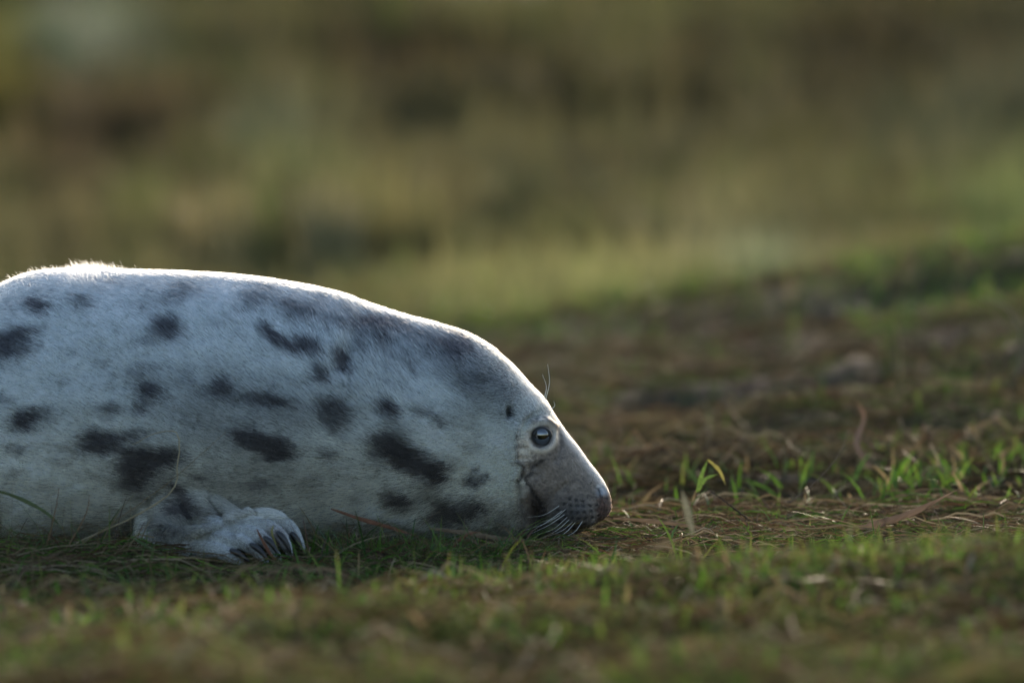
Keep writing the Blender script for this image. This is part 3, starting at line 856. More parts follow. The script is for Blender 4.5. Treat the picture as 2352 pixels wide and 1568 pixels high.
def whisker(pts, r=0.00042, mat=M_WHISK):
    C = catmull(np.array([W(a, b, c) for a, b, c in pts]), 14)
    Vw, Fw = sweep(C, np.linspace(r, r * .18, 14), 5)
    return mesh_obj('whisker', Vw, Fw, mat, seal)
def sk(px, py):
    o_ = Vector(cam.location); d_ = (Vector(W(px, py, 0)) - o_).normalized()
    hh = bvh.ray_cast(o_, d_)
    return hh[0].y if hh[0] is not None else 0.0
for i, (x0, y0, x1, y1, x2, y2) in enumerate([
        (1292, 1172, 1258, 1200, 1226, 1217), (1298, 1180, 1262, 1208, 1222, 1226), (1304, 1186, 1270, 1212, 1230, 1229),
        (1308, 1192, 1280, 1216, 1242, 1232), (1316, 1197, 1290, 1220, 1252, 1236), (1322, 1198, 1300, 1224, 1268, 1238),
        (1288, 1182, 1250, 1206, 1205, 1219), (1338, 1196, 1320, 1222, 1288, 1236),
        (1286, 1160, 1250, 1180, 1214, 1186), (1300, 1168, 1276, 1186, 1246, 1196), ]):
    y_ = sk(x0, y0); e_ = random.uniform(-.25, .35)
    x2 += (x2 - x1) * e_ + random.uniform(-5, 5); y2 += (y2 - y1) * e_ * .4 + random.uniform(-4, 3); y1 += random.uniform(-4, 4)
    whisker([(x0, y0, y_ + .001), (x1, y1, y_ - .018), (x2, y2, y_ - .022)], r=random.uniform(.00022, .00042))
for pts in ([(1256, 915), (1262, 878), (1258, 836)], [(1253, 911), (1255, 888), (1246, 860)], [(1268, 936), (1274, 932), (1272, 921)]):
    whisker([(pts[0][0] - 3, pts[0][1] + 4, -0.03), (pts[1][0], pts[1][1], -0.035), (pts[2][0], pts[2][1], -0.035)], r=.00062)
for pts in ([(1356, 1112), (1362, 1098), (1365, 1078)], [(1349, 1143), (1351, 1130), (1345, 1115)]):
    y_ = sk(pts[0][0], pts[0][1])
    whisker([(pts[0][0], pts[0][1], y_), (pts[1][0], pts[1][1], y_ - .006), (pts[2][0], pts[2][1], y_ - .006)], r=.0003, mat=M_WHDARK)

# ------------------------------------------------------------------ grasses
def ribbon(name, paths, widths, tints, mat, waxis=None, kind=None, label=None, cat=None, group=None):
    """paths (n, k, 3); widths (n,); tints (n, 3)"""
    n, k, _ = paths.shape
    if waxis is None:
        a_ = rng.uniform(0, math.pi, n)
        waxis = np.stack([np.cos(a_), np.sin(a_) * .6, rng.normal(0, .15, n)], 1)
    prof = np.interp(np.linspace(0, 4, k), [0, 1, 2, 3, 4], [0.8, 1.0, 0.85, 0.6, 0.35])
    half = waxis[:, None, :] * (widths[:, None] * prof[None, :] / 2)[:, :, None]
    Lf = paths - half; Rt = paths + half
    Vt = np.empty((n, 2 * (k - 1) + 1, 3))
    Vt[:, 0:2 * (k - 1):2] = Lf[:, :k - 1]; Vt[:, 1:2 * (k - 1):2] = Rt[:, :k - 1]; Vt[:, -1] = paths[:, -1]
    m = 2 * (k - 1) + 1
    base = (np.arange(n) * m)[:, None]
    q = np.array([[2 * i, 2 * i + 1, 2 * i + 3, 2 * i + 2] for i in range(k - 2)]).reshape(-1)
    q = (base + q[None]).reshape(-1)
    t = (base + np.array([m - 3, m - 2, m - 1])[None]).reshape(-1)
    lv = np.concatenate([q, t])
    nq, nt2 = n * (k - 2), n
    ls = np.concatenate([np.arange(nq) * 4, nq * 4 + np.arange(nt2) * 3])
    lt = np.concatenate([np.full(nq, 4), np.full(nt2, 3)])
    lev = np.concatenate([np.repeat(np.linspace(0, 1, k)[:-1], 2), [1.0]])
    col = tints[:, None, :] * (1 + rng.normal(0, .06, n))[:, None, None] * np.ones((1, m, 1))
    yel = np.array([0.26, 0.20, 0.09])
    tipm = (rng.random(n) < .35)[:, None] * (lev[None] ** 3)
    col = col * (1 - .6 * tipm[:, :, None]) + yel * .6 * tipm[:, :, None]
    o = mesh_obj(name, Vt.reshape(-1, 3), (lv, ls, lt), mat, colors=np.clip(col, .003, .8).reshape(-1, 3))
    tag(o, label, cat, group, kind)
    return o

def standing(x, y, h, lean, seg=4, bend=1.8, sink=0.004):
    n = len(x)
    z = terrain(x, y)
    a_ = rng.uniform(0, 2 * math.pi, n)
    d = np.stack([np.cos(a_), np.sin(a_)], 1)
    s = np.linspace(0, 1, seg + 1)
    p_ = np.empty((n, seg + 1, 3))
    for i, t in enumerate(s):
        off = lean * h * t ** bend
        p_[:, i, 0] = x + d[:, 0] * off; p_[:, i, 1] = y + d[:, 1] * off
        p_[:, i, 2] = z - sink + h * (t - 0.45 * np.minimum(lean, 1.6) * t ** 2.2 * .8)
    return p_

def lying(x, y, L, zoff, seg=6, heading=None, spread=.55, arch=0.012, tl=.05):
    n = len(x)
    a_ = rng.uniform(0, 2 * math.pi, n) if heading is None else heading
    p_ = np.empty((n, seg + 1, 3)); cx, cy = x.copy(), y.copy()
    tilt = rng.normal(0, tl, n)
    for i in range(seg + 1):
        t = i / seg
        p_[:, i, 0] = cx; p_[:, i, 1] = cy
        p_[:, i, 2] = terrain(cx, cy) + zoff + arch * math.sin(math.pi * t) * rng.uniform(.3, 2.0, n) + tilt * L * (t - .3)
        a_ = a_ + rng.normal(0, spread, n) * .5
        cx = cx + np.cos(a_) * L / seg; cy = cy + np.sin(a_) * L / seg
    p_[:, :, 2] = np.maximum(p_[:, :, 2], terrain(p_[:, :, 0], p_[:, :, 1]) + .001)
    return p_

def scatter(n, x0, x1, y0, y1):
    """spots inside the wedge the lens looks along, with a margin"""
    y = y0 + (y1 - y0) * rng.random(n)
    half = (DIST + y) / DIST
    x = (x0 + (x1 - x0) * rng.random(n)) * half
    return x, y

def pick(n, cols, w):
    cols = np.array(cols); w = np.array(w, float); w /= w.sum()
    return cols[rng.choice(len(cols), n, p=w)] * rng.uniform(.7, 1.3, (n, 1))

GREEN = [(0.065, 0.135, 0.018), (0.105, 0.190, 0.026), (0.040, 0.085, 0.018), (0.130, 0.160, 0.030), (0.055, 0.110, 0.045)]
DRY = [(0.17, 0.125, 0.07), (0.085, 0.056, 0.033), (0.036, 0.025, 0.017), (0.095, 0.050, 0.030), (0.25, 0.19, 0.12), (0.055, 0.058, 0.022)]

def outside_seal(x, y, m=0.0):
    return ~((x < 0.13 + m) & (y > -0.150 - m) & (y < 0.20 + m) & (x > -1.3))

# 1. short green turf, near and middle distance, patchy
def green_patch(n, y0, y1, hmin, hmax, wmin, wmax, name, label, dens_seed, thr=.45, xr=.95):
    x, y = scatter(n, -xr, xr, y0, y1)
    d = fbm(x * 3.1, y * 2.6, seed=dens_seed)
    tuft = vnoise(x * 22, y * 22, seed=dens_seed + 1)
    keep = (d + .45 * (tuft - .5) > thr) & outside_seal(x, y)
    x, y = x[keep], y[keep]
    h = rng.uniform(hmin, hmax, len(x)) * (0.6 + .8 * vnoise(x * 9, y * 9, seed=8))
    pth = standing(x, y, h, np.abs(rng.normal(.55, .35, len(x))))
    tc_ = pick(len(x), GREEN + [(0.20, 0.15, 0.07)], [3, 3, 2, 1.5, 1, 1])
    return ribbon(name, pth, rng.uniform(wmin, wmax, len(x)), tc_, M_BLADE, kind='stuff', label=label)

green_patch(40000, -2.45, -0.70, .018, .050, .0020, .0042, 'grass', 'short green turf blades in the foreground', 200, .42)
green_patch(15000, -0.60, 1.2, .010, .034, .0012, .0028, 'grass', 'short green grass around the seal', 210, .54)
green_patch(34000, 0.9, 5.6, .015, .05, .002, .0045, 'grass', 'sparse green grass on the muddy rise behind', 220, .50)
# fringe of blades where the rise ends
green_patch(5000, 4.6, 6.2, .04, .10, .003, .006, 'grass', 'taller green grass along the crest of the rise', 230, .40)

# 2. dry thatch lying flat
def thatch(n, y0, y1, lmin, lmax, wmin, wmax, name, label, dens_seed, thr=.40, zo=.028, xr=.95, dirn=None, arch=.012, tl=.05, dim=1.0):
    x, y = scatter(n, -xr, xr, y0, y1)
    keep = (fbm(x * 2.6, y * 2.2, seed=dens_seed) > thr) & outside_seal(x, y, -.02)
    x, y = x[keep], y[keep]; m = len(x)
    patch = (.45 + 1.1 * fbm(x * 6, y * 5, seed=dens_seed + 9))[:, None]
    hd = None if dirn is None else rng.normal(dirn, .55, m) + math.pi * (rng.random(m) < .5)
    pth = lying(x, y, rng.uniform(lmin, lmax, m), rng.uniform(.001, zo, m), heading=hd, arch=arch, tl=tl)
    wa = np.stack([rng.normal(0, .4, m), rng.normal(0, .6, m), rng.normal(0, .6, m)], 1); wa /= np.linalg.norm(wa, axis=1)[:, None]
    return ribbon(name, pth, rng.uniform(wmin, wmax, m), pick(m, DRY, [2, 3, 3, 2, 1, 2.5]) * patch * dim, M_STRAW, waxis=wa, kind='stuff', label=label)

thatch(11000, -2.45, -0.75, .07, .24, .0010, .0034, 'dry_grass', 'flattened dry grass in the foreground', 300, .36, dim=np.array([1.05, 1.10, .78]))
thatch(50000, -0.85, 1.3, .05, .22, .0006, .0020, 'dry_grass', 'matted brown grass stems around the seal', 310, .22, zo=.007, dirn=0.1, arch=.003, tl=.018, dim=np.array([.66, .70, .60]))
thatch(26000, 1.0, 5.4, .06, .24, .0012, .0036, 'dry_grass', 'dead grass litter on the muddy rise', 320, .38, dim=np.array([.95, 1.02, .98]))

# taller green blades on the foreground hump at right and a few at left
def patch_blades(n, cx, cy, rx, ry, hmin, hmax, wmin, wmax, label, leanm=.5, cols=None, wts=None, mat=None):
    x = rng.normal(cx, rx, n); y = rng.normal(cy, ry, n)
    k_ = outside_seal(x, y); x, y = x[k_], y[k_]
    h = rng.uniform(hmin, hmax, len(x)) * (.5 + vnoise(x * 14, y * 14, seed=15))
    pth = standing(x, y, h, np.abs(rng.normal(leanm, .35, len(x))))
    return ribbon('grass', pth, rng.uniform(wmin, wmax, len(x)), pick(len(x), cols or GREEN, wts or [3, 3, 2, 1.5, 1]), mat or M_BLADE, kind='stuff', label=label)
patch_blades(2900, .60, -.85, .38, .22, .025, .075, .002, .0045, 'taller green turf on the low hump right of the nose')
patch_blades(650, .02, -.70, .18, .14, .02, .055, .002, .004, 'loose green blades in front of the snout')
patch_blades(260, -.55, -.80, .25, .12, .02, .05, .002, .0045, 'loose green blades in front of the flipper')
MIX = GREEN + [(0.20, 0.145, 0.08), (0.10, 0.066, 0.038), (0.12, 0.055, 0.03)]
patch_blades(1700, -.18, -.225, .10, .035, .014, .052, .0015, .0032, 'green and rusty grass tufts between the paw and the throat', .9, MIX, [3, 2, 3, 1, 1, 2, 3, 1.5])
patch_blades(350, -.66, -.25, .10, .03, .02, .065, .0010, .0022, 'long thin stems at the elbow of the flipper', .9, MIX, [1, 1, 2, .5, 1, 3, 4, 1.5])
for cx_, cy_, n_, h_ in ((-.24, -.235, 220, .055), (-.16, -.22, 260, .05), (-.09, -.21, 260, .062), (-.03, -.205, 200, .045), (.03, -.19, 120, .032),
                         (-.66, -.26, 160, .07), (-.60, -.25, 160, .05), (-.285, -.26, 120, .04)):
    patch_blades(n_, cx_, cy_, .022, .014, .018, h_, .0014, .0034, 'grass clump pushed up against the belly', .7, MIX, [3, 3, 2, 1, 1, 2, 2, 1.5])
patch_blades(700, .28, .05, .14, .07, .010, .032, .0012, .0028, 'green grass just beyond the nose', .8, MIX, [3, 2, 3, 2, 1, 2, 3, 1])
patch_blades(1600, .65, .15, .28, .16, .012, .04, .0012, .0030, 'scruffy green and brown grass right of the snout', .9, MIX, [3, 2, 3, 1, 1, 2, 4, 1.5])

# long stems tangled in front of the belly
def tangle(n, x0, x1, y0, y1, lmin, lmax, label, lift=.014):
    x = rng.uniform(x0, x1, n); y = rng.uniform(y0, y1, n)
    hd = rng.normal(0, .5, n) + math.pi * (rng.random(n) < .5)
    pth = lying(x, y, rng.uniform(lmin, lmax, n), rng.uniform(.002, lift, n), heading=hd, arch=.008, tl=.05)
    wa = np.stack([rng.normal(0, .3, n), rng.normal(0, .4, n), rng.normal(0, 1, n)], 1); wa /= np.linalg.norm(wa, axis=1)[:, None]
    return ribbon('dry_grass', pth, rng.uniform(.0008, .0024, n), pick(n, DRY + GREEN[:3], [3, 3, 2, 2, 2, 2, 1.5, 1, 1.5]), M_STRAW, waxis=wa, kind='stuff', label=label)
tangle(1900, -.80, -.50, -.44, -.23, .06, .22, 'tangled brown and green stems left of the flipper', .022)
tangle(2200, -.28, .14, -.42, -.20, .05, .16, 'tangled rusty and green blades between paw and chin', .013)
tangle(400, -.55, -.28, -.50, -.37, .05, .16, 'flattened stems just in front of the flipper', .006)
tangle(2600, .35, 1.25, 1.4, 2.5, .06, .22, 'tangled litter over the mud ridge', .03)
tangle(1300, .10, 1.0, -.25, .5, .06, .20, 'tangled litter around and beyond the nose')

# broad blades and long stalks that still read when out of focus
def broad(n, y0, y1, x0, x1, hmin, hmax, wmin, wmax, cols, wts, label, seed, thr, lean=.6):
    x, y = scatter(n, x0, x1, y0, y1)
    k_ = outside_seal(x, y) & (fbm(x * 4, y * 4, seed=seed) + .3 * (vnoise(x * 15, y * 15, seed=seed + 1) - .5) > thr); x, y = x[k_], y[k_]
    h = rng.uniform(hmin, hmax, len(x))
    pth = standing(x, y, h, np.abs(rng.normal(lean, .35, len(x))))
    return ribbon('grass', pth, rng.uniform(wmin, wmax, len(x)), pick(len(x), cols, wts), M_BLADE, kind='stuff', label=label)
BR_G = [(0.085, 0.19, 0.018), (0.13, 0.24, 0.028), (0.17, 0.22, 0.04), (0.045, 0.10, 0.02), (0.28, 0.21, 0.11)]
broad(9000, -2.45, -.80, -.9, .9, .028, .066, .004, .0075, BR_G, [3, 2, 1, 2, 1.2], 'broad blurred green blades near the lens', 500, .44)
broad(2200, -1.30, -.50, .05, .9, .03, .075, .003, .006, BR_G, [3, 3, 1, 2, .6], 'broad green blades on the low hump at right', 510, .36)
broad(1900, .35, 5.2, .05, .95, .03, .075, .0035, .007, [(0.07, 0.15, 0.018), (0.10, 0.18, 0.026), (0.12, 0.15, 0.035), (0.04, 0.085, 0.018), (0.20, 0.15, 0.085)], [3, 1, .8, 3, 1.6], 'scattered broad blades on the rise', 520, .44)
broad(2300, .6, 5.0, .50, .98, .025, .07, .0035, .007, BR_G, [3, 2, 1.2, 2, 1.0], 'green tufts at the right side of the rise', 530, .42)
def stalks(n, y0, y1, x0, x1, L0, L1, w0, w1, label, arch):
    x, y = scatter(n, x0, x1, y0, y1); k_ = outside_seal(x, y, .05); x, y = x[k_], y[k_]; m = len(x)
    pth = lying(x, y, rng.uniform(L0, L1, m), rng.uniform(.002, .02, m), seg=8, spread=.22, arch=arch, tl=.06)
    wa = np.stack([rng.normal(0, .4, m), rng.normal(0, .5, m), rng.normal(0, .8, m)], 1); wa /= np.linalg.norm(wa, axis=1)[:, None]
    return ribbon('dry_grass', pth, rng.uniform(w0, w1, m), pick(m, [(0.27, 0.20, 0.12), (0.18, 0.12, 0.07), (0.32, 0.26, 0.17), (0.12, 0.075, 0.045)], [3, 3, 1, 3]) * .8, M_STRAW, waxis=wa, kind='stuff', label=label)
stalks(620, -2.4, -.75, -.9, .9, .15, .38, .0028, .0055, 'long dry stalks lying in the foreground', .022)
stalks(260, .8, 4.8, .0, .95, .12, .35, .0022, .0050, 'long dry stalks lying on the rise', .03)
stalks(200, -.5, .5, .1, .9, .08, .25, .0014, .0032, 'dry stalks strewn right of the nose', .008)

def long_lean(n, x0, x1, y0, y1, hmin, hmax, wmin, wmax, cols, wts, label, lean):
    x = rng.uniform(x0, x1, n); y = rng.uniform(y0, y1, n)
    pth = standing(x, y, rng.uniform(hmin, hmax, n), np.abs(rng.normal(lean, .45, n)), seg=7, bend=1.5)
    return ribbon('grass', pth, rng.uniform(wmin, wmax, n), pick(n, cols, wts), M_BLADE, kind='stuff', label=label)
long_lean(240, -.76, -.50, -.36, -.26, .05, .13, .0009, .0022, MIX, [1, 1, 2, .5, 1, 4, 4, 2], 'long thin stems leaning over the belly at left', .9)
long_lean(340, -.27, .03, -.34, -.20, .04, .10, .0014, .0034, MIX, [3, 3, 3, 1, 1, 2, 2, 2], 'long curved blades between paw and chin', 1.1)
long_lean(240, -.75, .2, -.62, -.42, .035, .075, .0016, .0036, MIX, [3, 4, 2, 2, 1, 2, 1, 1], 'scattered taller blades just in front of the seal', .8)
long_lean(260, .15, .95, -.35, .35, .03, .075, .0012, .0030, MIX, [3, 3, 3, 1, 1, 2, 3, 1], 'long curved blades right of the nose', 1.1)
broad(2200, 3.6, 6.0, .45, .98, .04, .11, .004, .008, BR_G, [3, 2, 1, 3, 1], 'green grass on the crest at right', 540, .40)

# 3. rough grass of the far bank: tall blades, tints by patch, sunlit and shaded areas painted in
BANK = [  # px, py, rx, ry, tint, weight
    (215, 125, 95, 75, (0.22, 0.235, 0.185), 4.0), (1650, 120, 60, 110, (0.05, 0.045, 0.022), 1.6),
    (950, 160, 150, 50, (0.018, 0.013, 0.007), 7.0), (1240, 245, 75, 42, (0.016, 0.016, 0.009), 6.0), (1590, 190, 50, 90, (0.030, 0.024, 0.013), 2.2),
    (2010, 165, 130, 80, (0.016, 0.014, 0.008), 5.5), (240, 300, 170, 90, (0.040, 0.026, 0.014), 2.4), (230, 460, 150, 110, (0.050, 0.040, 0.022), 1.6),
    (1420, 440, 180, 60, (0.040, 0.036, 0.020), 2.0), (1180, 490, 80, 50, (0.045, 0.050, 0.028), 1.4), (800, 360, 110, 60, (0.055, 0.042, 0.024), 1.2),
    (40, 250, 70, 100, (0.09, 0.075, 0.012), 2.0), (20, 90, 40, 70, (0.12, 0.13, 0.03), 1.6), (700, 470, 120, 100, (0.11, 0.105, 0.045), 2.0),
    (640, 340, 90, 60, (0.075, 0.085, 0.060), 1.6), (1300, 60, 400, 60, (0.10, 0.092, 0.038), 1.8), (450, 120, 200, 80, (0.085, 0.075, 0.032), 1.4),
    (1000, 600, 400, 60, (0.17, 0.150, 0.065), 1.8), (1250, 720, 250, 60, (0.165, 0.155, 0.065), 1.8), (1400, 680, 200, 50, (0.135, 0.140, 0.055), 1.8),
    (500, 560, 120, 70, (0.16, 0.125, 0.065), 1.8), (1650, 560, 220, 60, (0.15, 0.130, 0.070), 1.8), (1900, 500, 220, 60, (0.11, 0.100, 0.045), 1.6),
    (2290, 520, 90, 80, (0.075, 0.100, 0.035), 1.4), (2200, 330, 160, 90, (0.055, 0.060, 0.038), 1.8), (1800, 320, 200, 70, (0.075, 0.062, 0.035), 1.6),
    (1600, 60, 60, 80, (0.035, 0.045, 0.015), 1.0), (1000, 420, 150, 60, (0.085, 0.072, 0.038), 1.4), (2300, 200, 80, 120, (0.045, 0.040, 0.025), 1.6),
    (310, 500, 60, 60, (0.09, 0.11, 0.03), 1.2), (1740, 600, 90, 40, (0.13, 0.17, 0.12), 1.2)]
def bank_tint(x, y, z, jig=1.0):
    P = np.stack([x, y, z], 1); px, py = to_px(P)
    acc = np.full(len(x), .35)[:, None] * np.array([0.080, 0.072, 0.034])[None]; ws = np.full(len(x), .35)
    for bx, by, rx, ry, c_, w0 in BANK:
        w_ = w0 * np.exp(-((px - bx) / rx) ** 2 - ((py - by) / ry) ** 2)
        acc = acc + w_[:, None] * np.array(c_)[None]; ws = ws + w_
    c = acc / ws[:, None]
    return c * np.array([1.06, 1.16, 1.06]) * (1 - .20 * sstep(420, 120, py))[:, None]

def bank_grass(n, y0, y1, hmin, hmax, wmin, wmax, name, label, seed):
    x, y = scatter(n, -.98, .98, y0, y1)
    cl = vnoise(x * 3.2, y * 2.4, seed=seed)
    keep = cl + .5 * rng.random(n) > .45
    x, y = x[keep], y[keep]; m = len(x)
    h = rng.uniform(hmin, hmax, m) * (.5 + 1.0 * vnoise(x * 1.7, y * 1.7, seed=seed + 2))
    pth = standing(x, y, h, np.abs(rng.normal(.5, .3, m)))
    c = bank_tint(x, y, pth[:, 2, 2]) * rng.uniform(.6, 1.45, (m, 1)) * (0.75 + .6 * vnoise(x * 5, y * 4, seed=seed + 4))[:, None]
    gsh = (rng.random(m) < .14)[:, None]
    c = np.where(gsh, c * np.array([.8, 1.15, .7]), c)
    return ribbon(name, pth, rng.uniform(wmin, wmax, m), c, M_BLADE, kind='stuff', label=label)
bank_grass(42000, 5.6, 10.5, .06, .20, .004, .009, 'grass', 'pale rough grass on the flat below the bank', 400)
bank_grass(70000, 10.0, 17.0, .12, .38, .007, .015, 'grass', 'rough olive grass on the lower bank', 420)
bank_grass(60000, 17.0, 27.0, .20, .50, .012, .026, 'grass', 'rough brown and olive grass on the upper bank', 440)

# ------------------------------------------------------------------ single stems and leaves one can pick out
def leaf_strip(name, rows, w0, tint, label, cat, mat=None, fold=.25, n=22, shape='leaf'):
    """a creased blade through (px, py, y) rows"""
    C = catmull(np.array([W(a, b, c) for a, b, c in rows]), n)
    T = np.gradient(C, axis=0); T /= np.linalg.norm(T, axis=1)[:, None]
    V, F = [], []
    for i in range(n):
        t = i / (n - 1)
        w_ = w0 * k0 * (min(1, .35 + 2.2 * t) * min(1, 2.4 * (1 - t) + .05) if shape == 'leaf' else (1 - .7 * t))
        side = np.cross(T[i], [0, 1, 0]); side /= np.linalg.norm(side) + 1e-9
        nn = np.cross(side, T[i])
        wob = 1 + .15 * math.sin(t * 19)
        V += [C[i] - side * w_ / 2 * wob + nn * w_ * fold, C[i], C[i] + side * w_ / 2 * wob + nn * w_ * fold]
    for i in range(n - 1):
        a_ = i * 3
        F += [(a_, a_ + 1, a_ + 4, a_ + 3), (a_ + 1, a_ + 2, a_ + 5, a_ + 4)]
    cols = np.array(tint)[None] * (1 + .18 * rng.normal(0, 1, (len(V), 1)))
    o = mesh_obj(name, V, F, mat or M_STRAW, colors=np.clip(cols, .004, .7))
    return tag(o, label, cat)

def stem(name, rows, r0, tint, label, cat='stem', n=26, taper=.35):
    C = catmull(np.array([W(a, b, c) for a, b, c in rows]), n)
    C = C + rng.normal(0, .0004, C.shape)
    V, F = sweep(C, np.linspace(r0 * k0, r0 * k0 * taper, n), 6)
    cols = np.array(tint)[None] * (1 + .15 * rng.normal(0, 1, (len(V), 1)))
    o = mesh_obj(name, V, F, M_STRAW, colors=np.clip(cols, .004, .7))
    return tag(o, label, cat)

TAN = (0.36, 0.29, 0.18); BRN = (0.20, 0.13, 0.075); RED = (0.17, 0.08, 0.05); GRN = (0.10, 0.17, 0.035); YEL = (0.24, 0.22, 0.06)
stem('dry_stem', [(95, 1300, -.30), (190, 1238, -.30), (300, 1190, -.30), (395, 1128, -.29), (408, 1065, -.285), (411, 1012, -.28), (398, 990, -.275), (352, 996, -.27), (303, 1022, -.26)], 2.2, TAN,
     'dry tan grass stem bent into a hook over the dark shoulder blotches')
stem('dry_stem', [(60, 1320, -.31), (215, 1230, -.31), (330, 1150, -.30), (420, 1080, -.29), (520, 990, -.27)], 1.5, (0.20, 0.15, 0.09),
     'thin straight dry stem slanting up across the flank above the flipper')
stem('dry_stem', [(108, 1250, -.31), (122, 1195, -.31), (136, 1120, -.30)], 2.3, BRN, 'brown upright grass stem against the belly at the left edge')
stem('dry_stem', [(150, 1262, -.31), (185, 1205, -.31), (200, 1170, -.305), (206, 1138, -.30)], 2.4, BRN, 'brown leaning stem with a kink, just left of the flipper')
leaf_strip('long_grass', [(-40, 1118, -.29), (40, 1142, -.29), (110, 1180, -.30), (150, 1222, -.31)], 8, (0.09, 0.11, 0.04), 'olive grass blade arching down from the left picture edge', 'grass blade', M_BLADE)
leaf_strip('long_grass', [(300, 1232, -.31), (350, 1262, -.315), (395, 1290, -.32)], 8, (0.09, 0.14, 0.05), 'green blade lying across the elbow of the flipper', 'grass blade', M_BLADE)
leaf_strip('long_grass', [(590, 1215, -.33), (607, 1248, -.335), (628, 1280, -.335), (655, 1292, -.33)], 7, RED, 'reddish brown blade curling over the claws', 'grass blade')
leaf_strip('long_grass', [(640, 1264, -.34), (625, 1225, -.34), (628, 1205, -.34)][::-1], 4, YEL, 'short yellow green blade standing in front of the claws', 'grass blade', M_BLADE)
leaf_strip('long_grass', [(680, 1290, -.32), (740, 1300, -.32), (780, 1325, -.33), (800, 1350, -.34)], 11, GRN, 'bright green blade bowing over just right of the paw', 'grass blade', M_BLADE)
leaf_strip('dead_leaf', [(760, 1168, -.20), (830, 1192, -.21), (900, 1212, -.22), (960, 1232, -.23)], 9, RED, 'reddish dead blade leaning on the belly midway to the head', 'dead leaf')
leaf_strip('dead_leaf', [(985, 1213, -.19), (1060, 1222, -.20), (1150, 1236, -.21), (1260, 1244, -.22)], 11, (0.17, 0.12, 0.08), 'flat brown reed leaf lying under the throat', 'dead leaf')
leaf_strip('dead_leaf', [(1040, 1262, -.24), (1052, 1242, -.24), (1080, 1225, -.24), (1108, 1222, -.24)], 7, RED, 'small curled rusty leaf below the throat', 'dead leaf')
leaf_strip('dead_leaf', [(1408, 1190, -.02), (1480, 1195, -.02), (1560, 1204, -.03), (1650, 1218, -.05)], 10, (0.14, 0.10, 0.066), 'long flat brown reed leaf pointing away from the nose', 'dead leaf')
leaf_strip('dead_leaf', [(1930, 1222, .02), (2010, 1205, .03), (2100, 1175, .06), (2203, 1122, .08)], 17, (0.17, 0.115, 0.08), 'broad pinkish brown leaf with raised tip at right', 'dead leaf')
stem('dry_stem', [(1722, 1195, .12), (1670, 1155, .13), (1612, 1112, .14)], 2.2, (0.06, 0.045, 0.035), 'dark thin stem slanting left above the turf right of the nose')
stem('dry_stem', [(1815, 1155, .30), (1880, 1100, .32), (1925, 1045, .35), (1950, 985, .38)], 2.2, (0.18, 0.13, 0.085), 'slender brown stem curving up out of the mud right of centre')
for a_, w_, lb in (([(1600, 1130, .25), (1612, 1090, .25), (1626, 1055, .25)], 9, 'bright green blade, tallest of the shoot right of the snout'),
                   ([(1626, 1055, .25), (1652, 1080, .25), (1666, 1112, .25)][::1], 8, 'yellowing bent blade at the top of the shoot right of the snout'),
                   ([(1605, 1128, .25), (1620, 1100, .25), (1650, 1088, .26)], 8, 'short green side blade of the shoot right of the snout')):
    leaf_strip('long_grass', a_, w_, GRN if 'green' in lb and 'yellow' not in lb else YEL, lb, 'grass blade', M_BLADE)
leaf_strip('long_grass', [(1592, 1225, -.80), (1578, 1170, -.80), (1566, 1124, -.80)], 15, (0.20, 0.19, 0.13), 'pale blurred straw blade standing in front of the shoot', 'grass blade')
stem('reed_stalk', [(1290, 1455, -1.25), (1400, 1405, -1.2), (1500, 1350, -1.15), (1600, 1318, -1.1), (1720, 1305, -1.1), (1850, 1318, -1.1), (1990, 1345, -1.1)], 8, (0.25, 0.15, 0.085),
     'thick tan stalk arching low across the right foreground', 'stalk', taper=.7)
leaf_strip('dead_leaf', [(640, 1375, -.75), (720, 1352, -.75), (790, 1338, -.75), (862, 1332, -.75)], 20, (0.22, 0.19, 0.11), 'broad pale straw leaf lying in front of the seal', 'dead leaf')
leaf_strip('dead_leaf', [(960, 1420, -1.0), (985, 1395, -1.0), (1015, 1372, -1.0)], 18, (0.34, 0.27, 0.18), 'short pale chip of straw in the foreground below the head', 'dead leaf')
leaf_strip('dead_leaf', [(1750, 1560, -2.0), (1950, 1535, -2.0), (2150, 1525, -2.0), (2300, 1530, -2.0)], 22, (0.16, 0.115, 0.065), 'wide blurred brown leaf along the bottom edge', 'dead leaf')
leaf_strip('dead_leaf', [(2180, 1600, -1.9), (2270, 1545, -1.9), (2380, 1500, -1.9)], 30, (0.20, 0.16, 0.09), 'pale blurred leaf at the bottom right corner', 'dead leaf')
stem('dry_stem', [(2062, 900, 2.2), (2068, 830, 2.2), (2058, 740, 2.2)], 7, (0.24, 0.20, 0.09), 'blurred yellow upright stem on the rise at right', 'stem')
stem('dry_stem', [(2318, 900, 2.0), (2345, 830, 2.0), (2342, 760, 2.0), (2310, 705, 2.0), (2250, 685, 2.0)], 8, (0.23, 0.18, 0.12), 'blurred tan stem bent over at the right picture edge', 'stem')
leaf_strip('dead_leaf', [(2000, 1075, .9), (1968, 1020, .95), (1985, 960, 1.0), (1965, 915, 1.0)], 14, (0.20, 0.13, 0.09), 'twisted brown dead blade standing out of the mud', 'dead leaf')

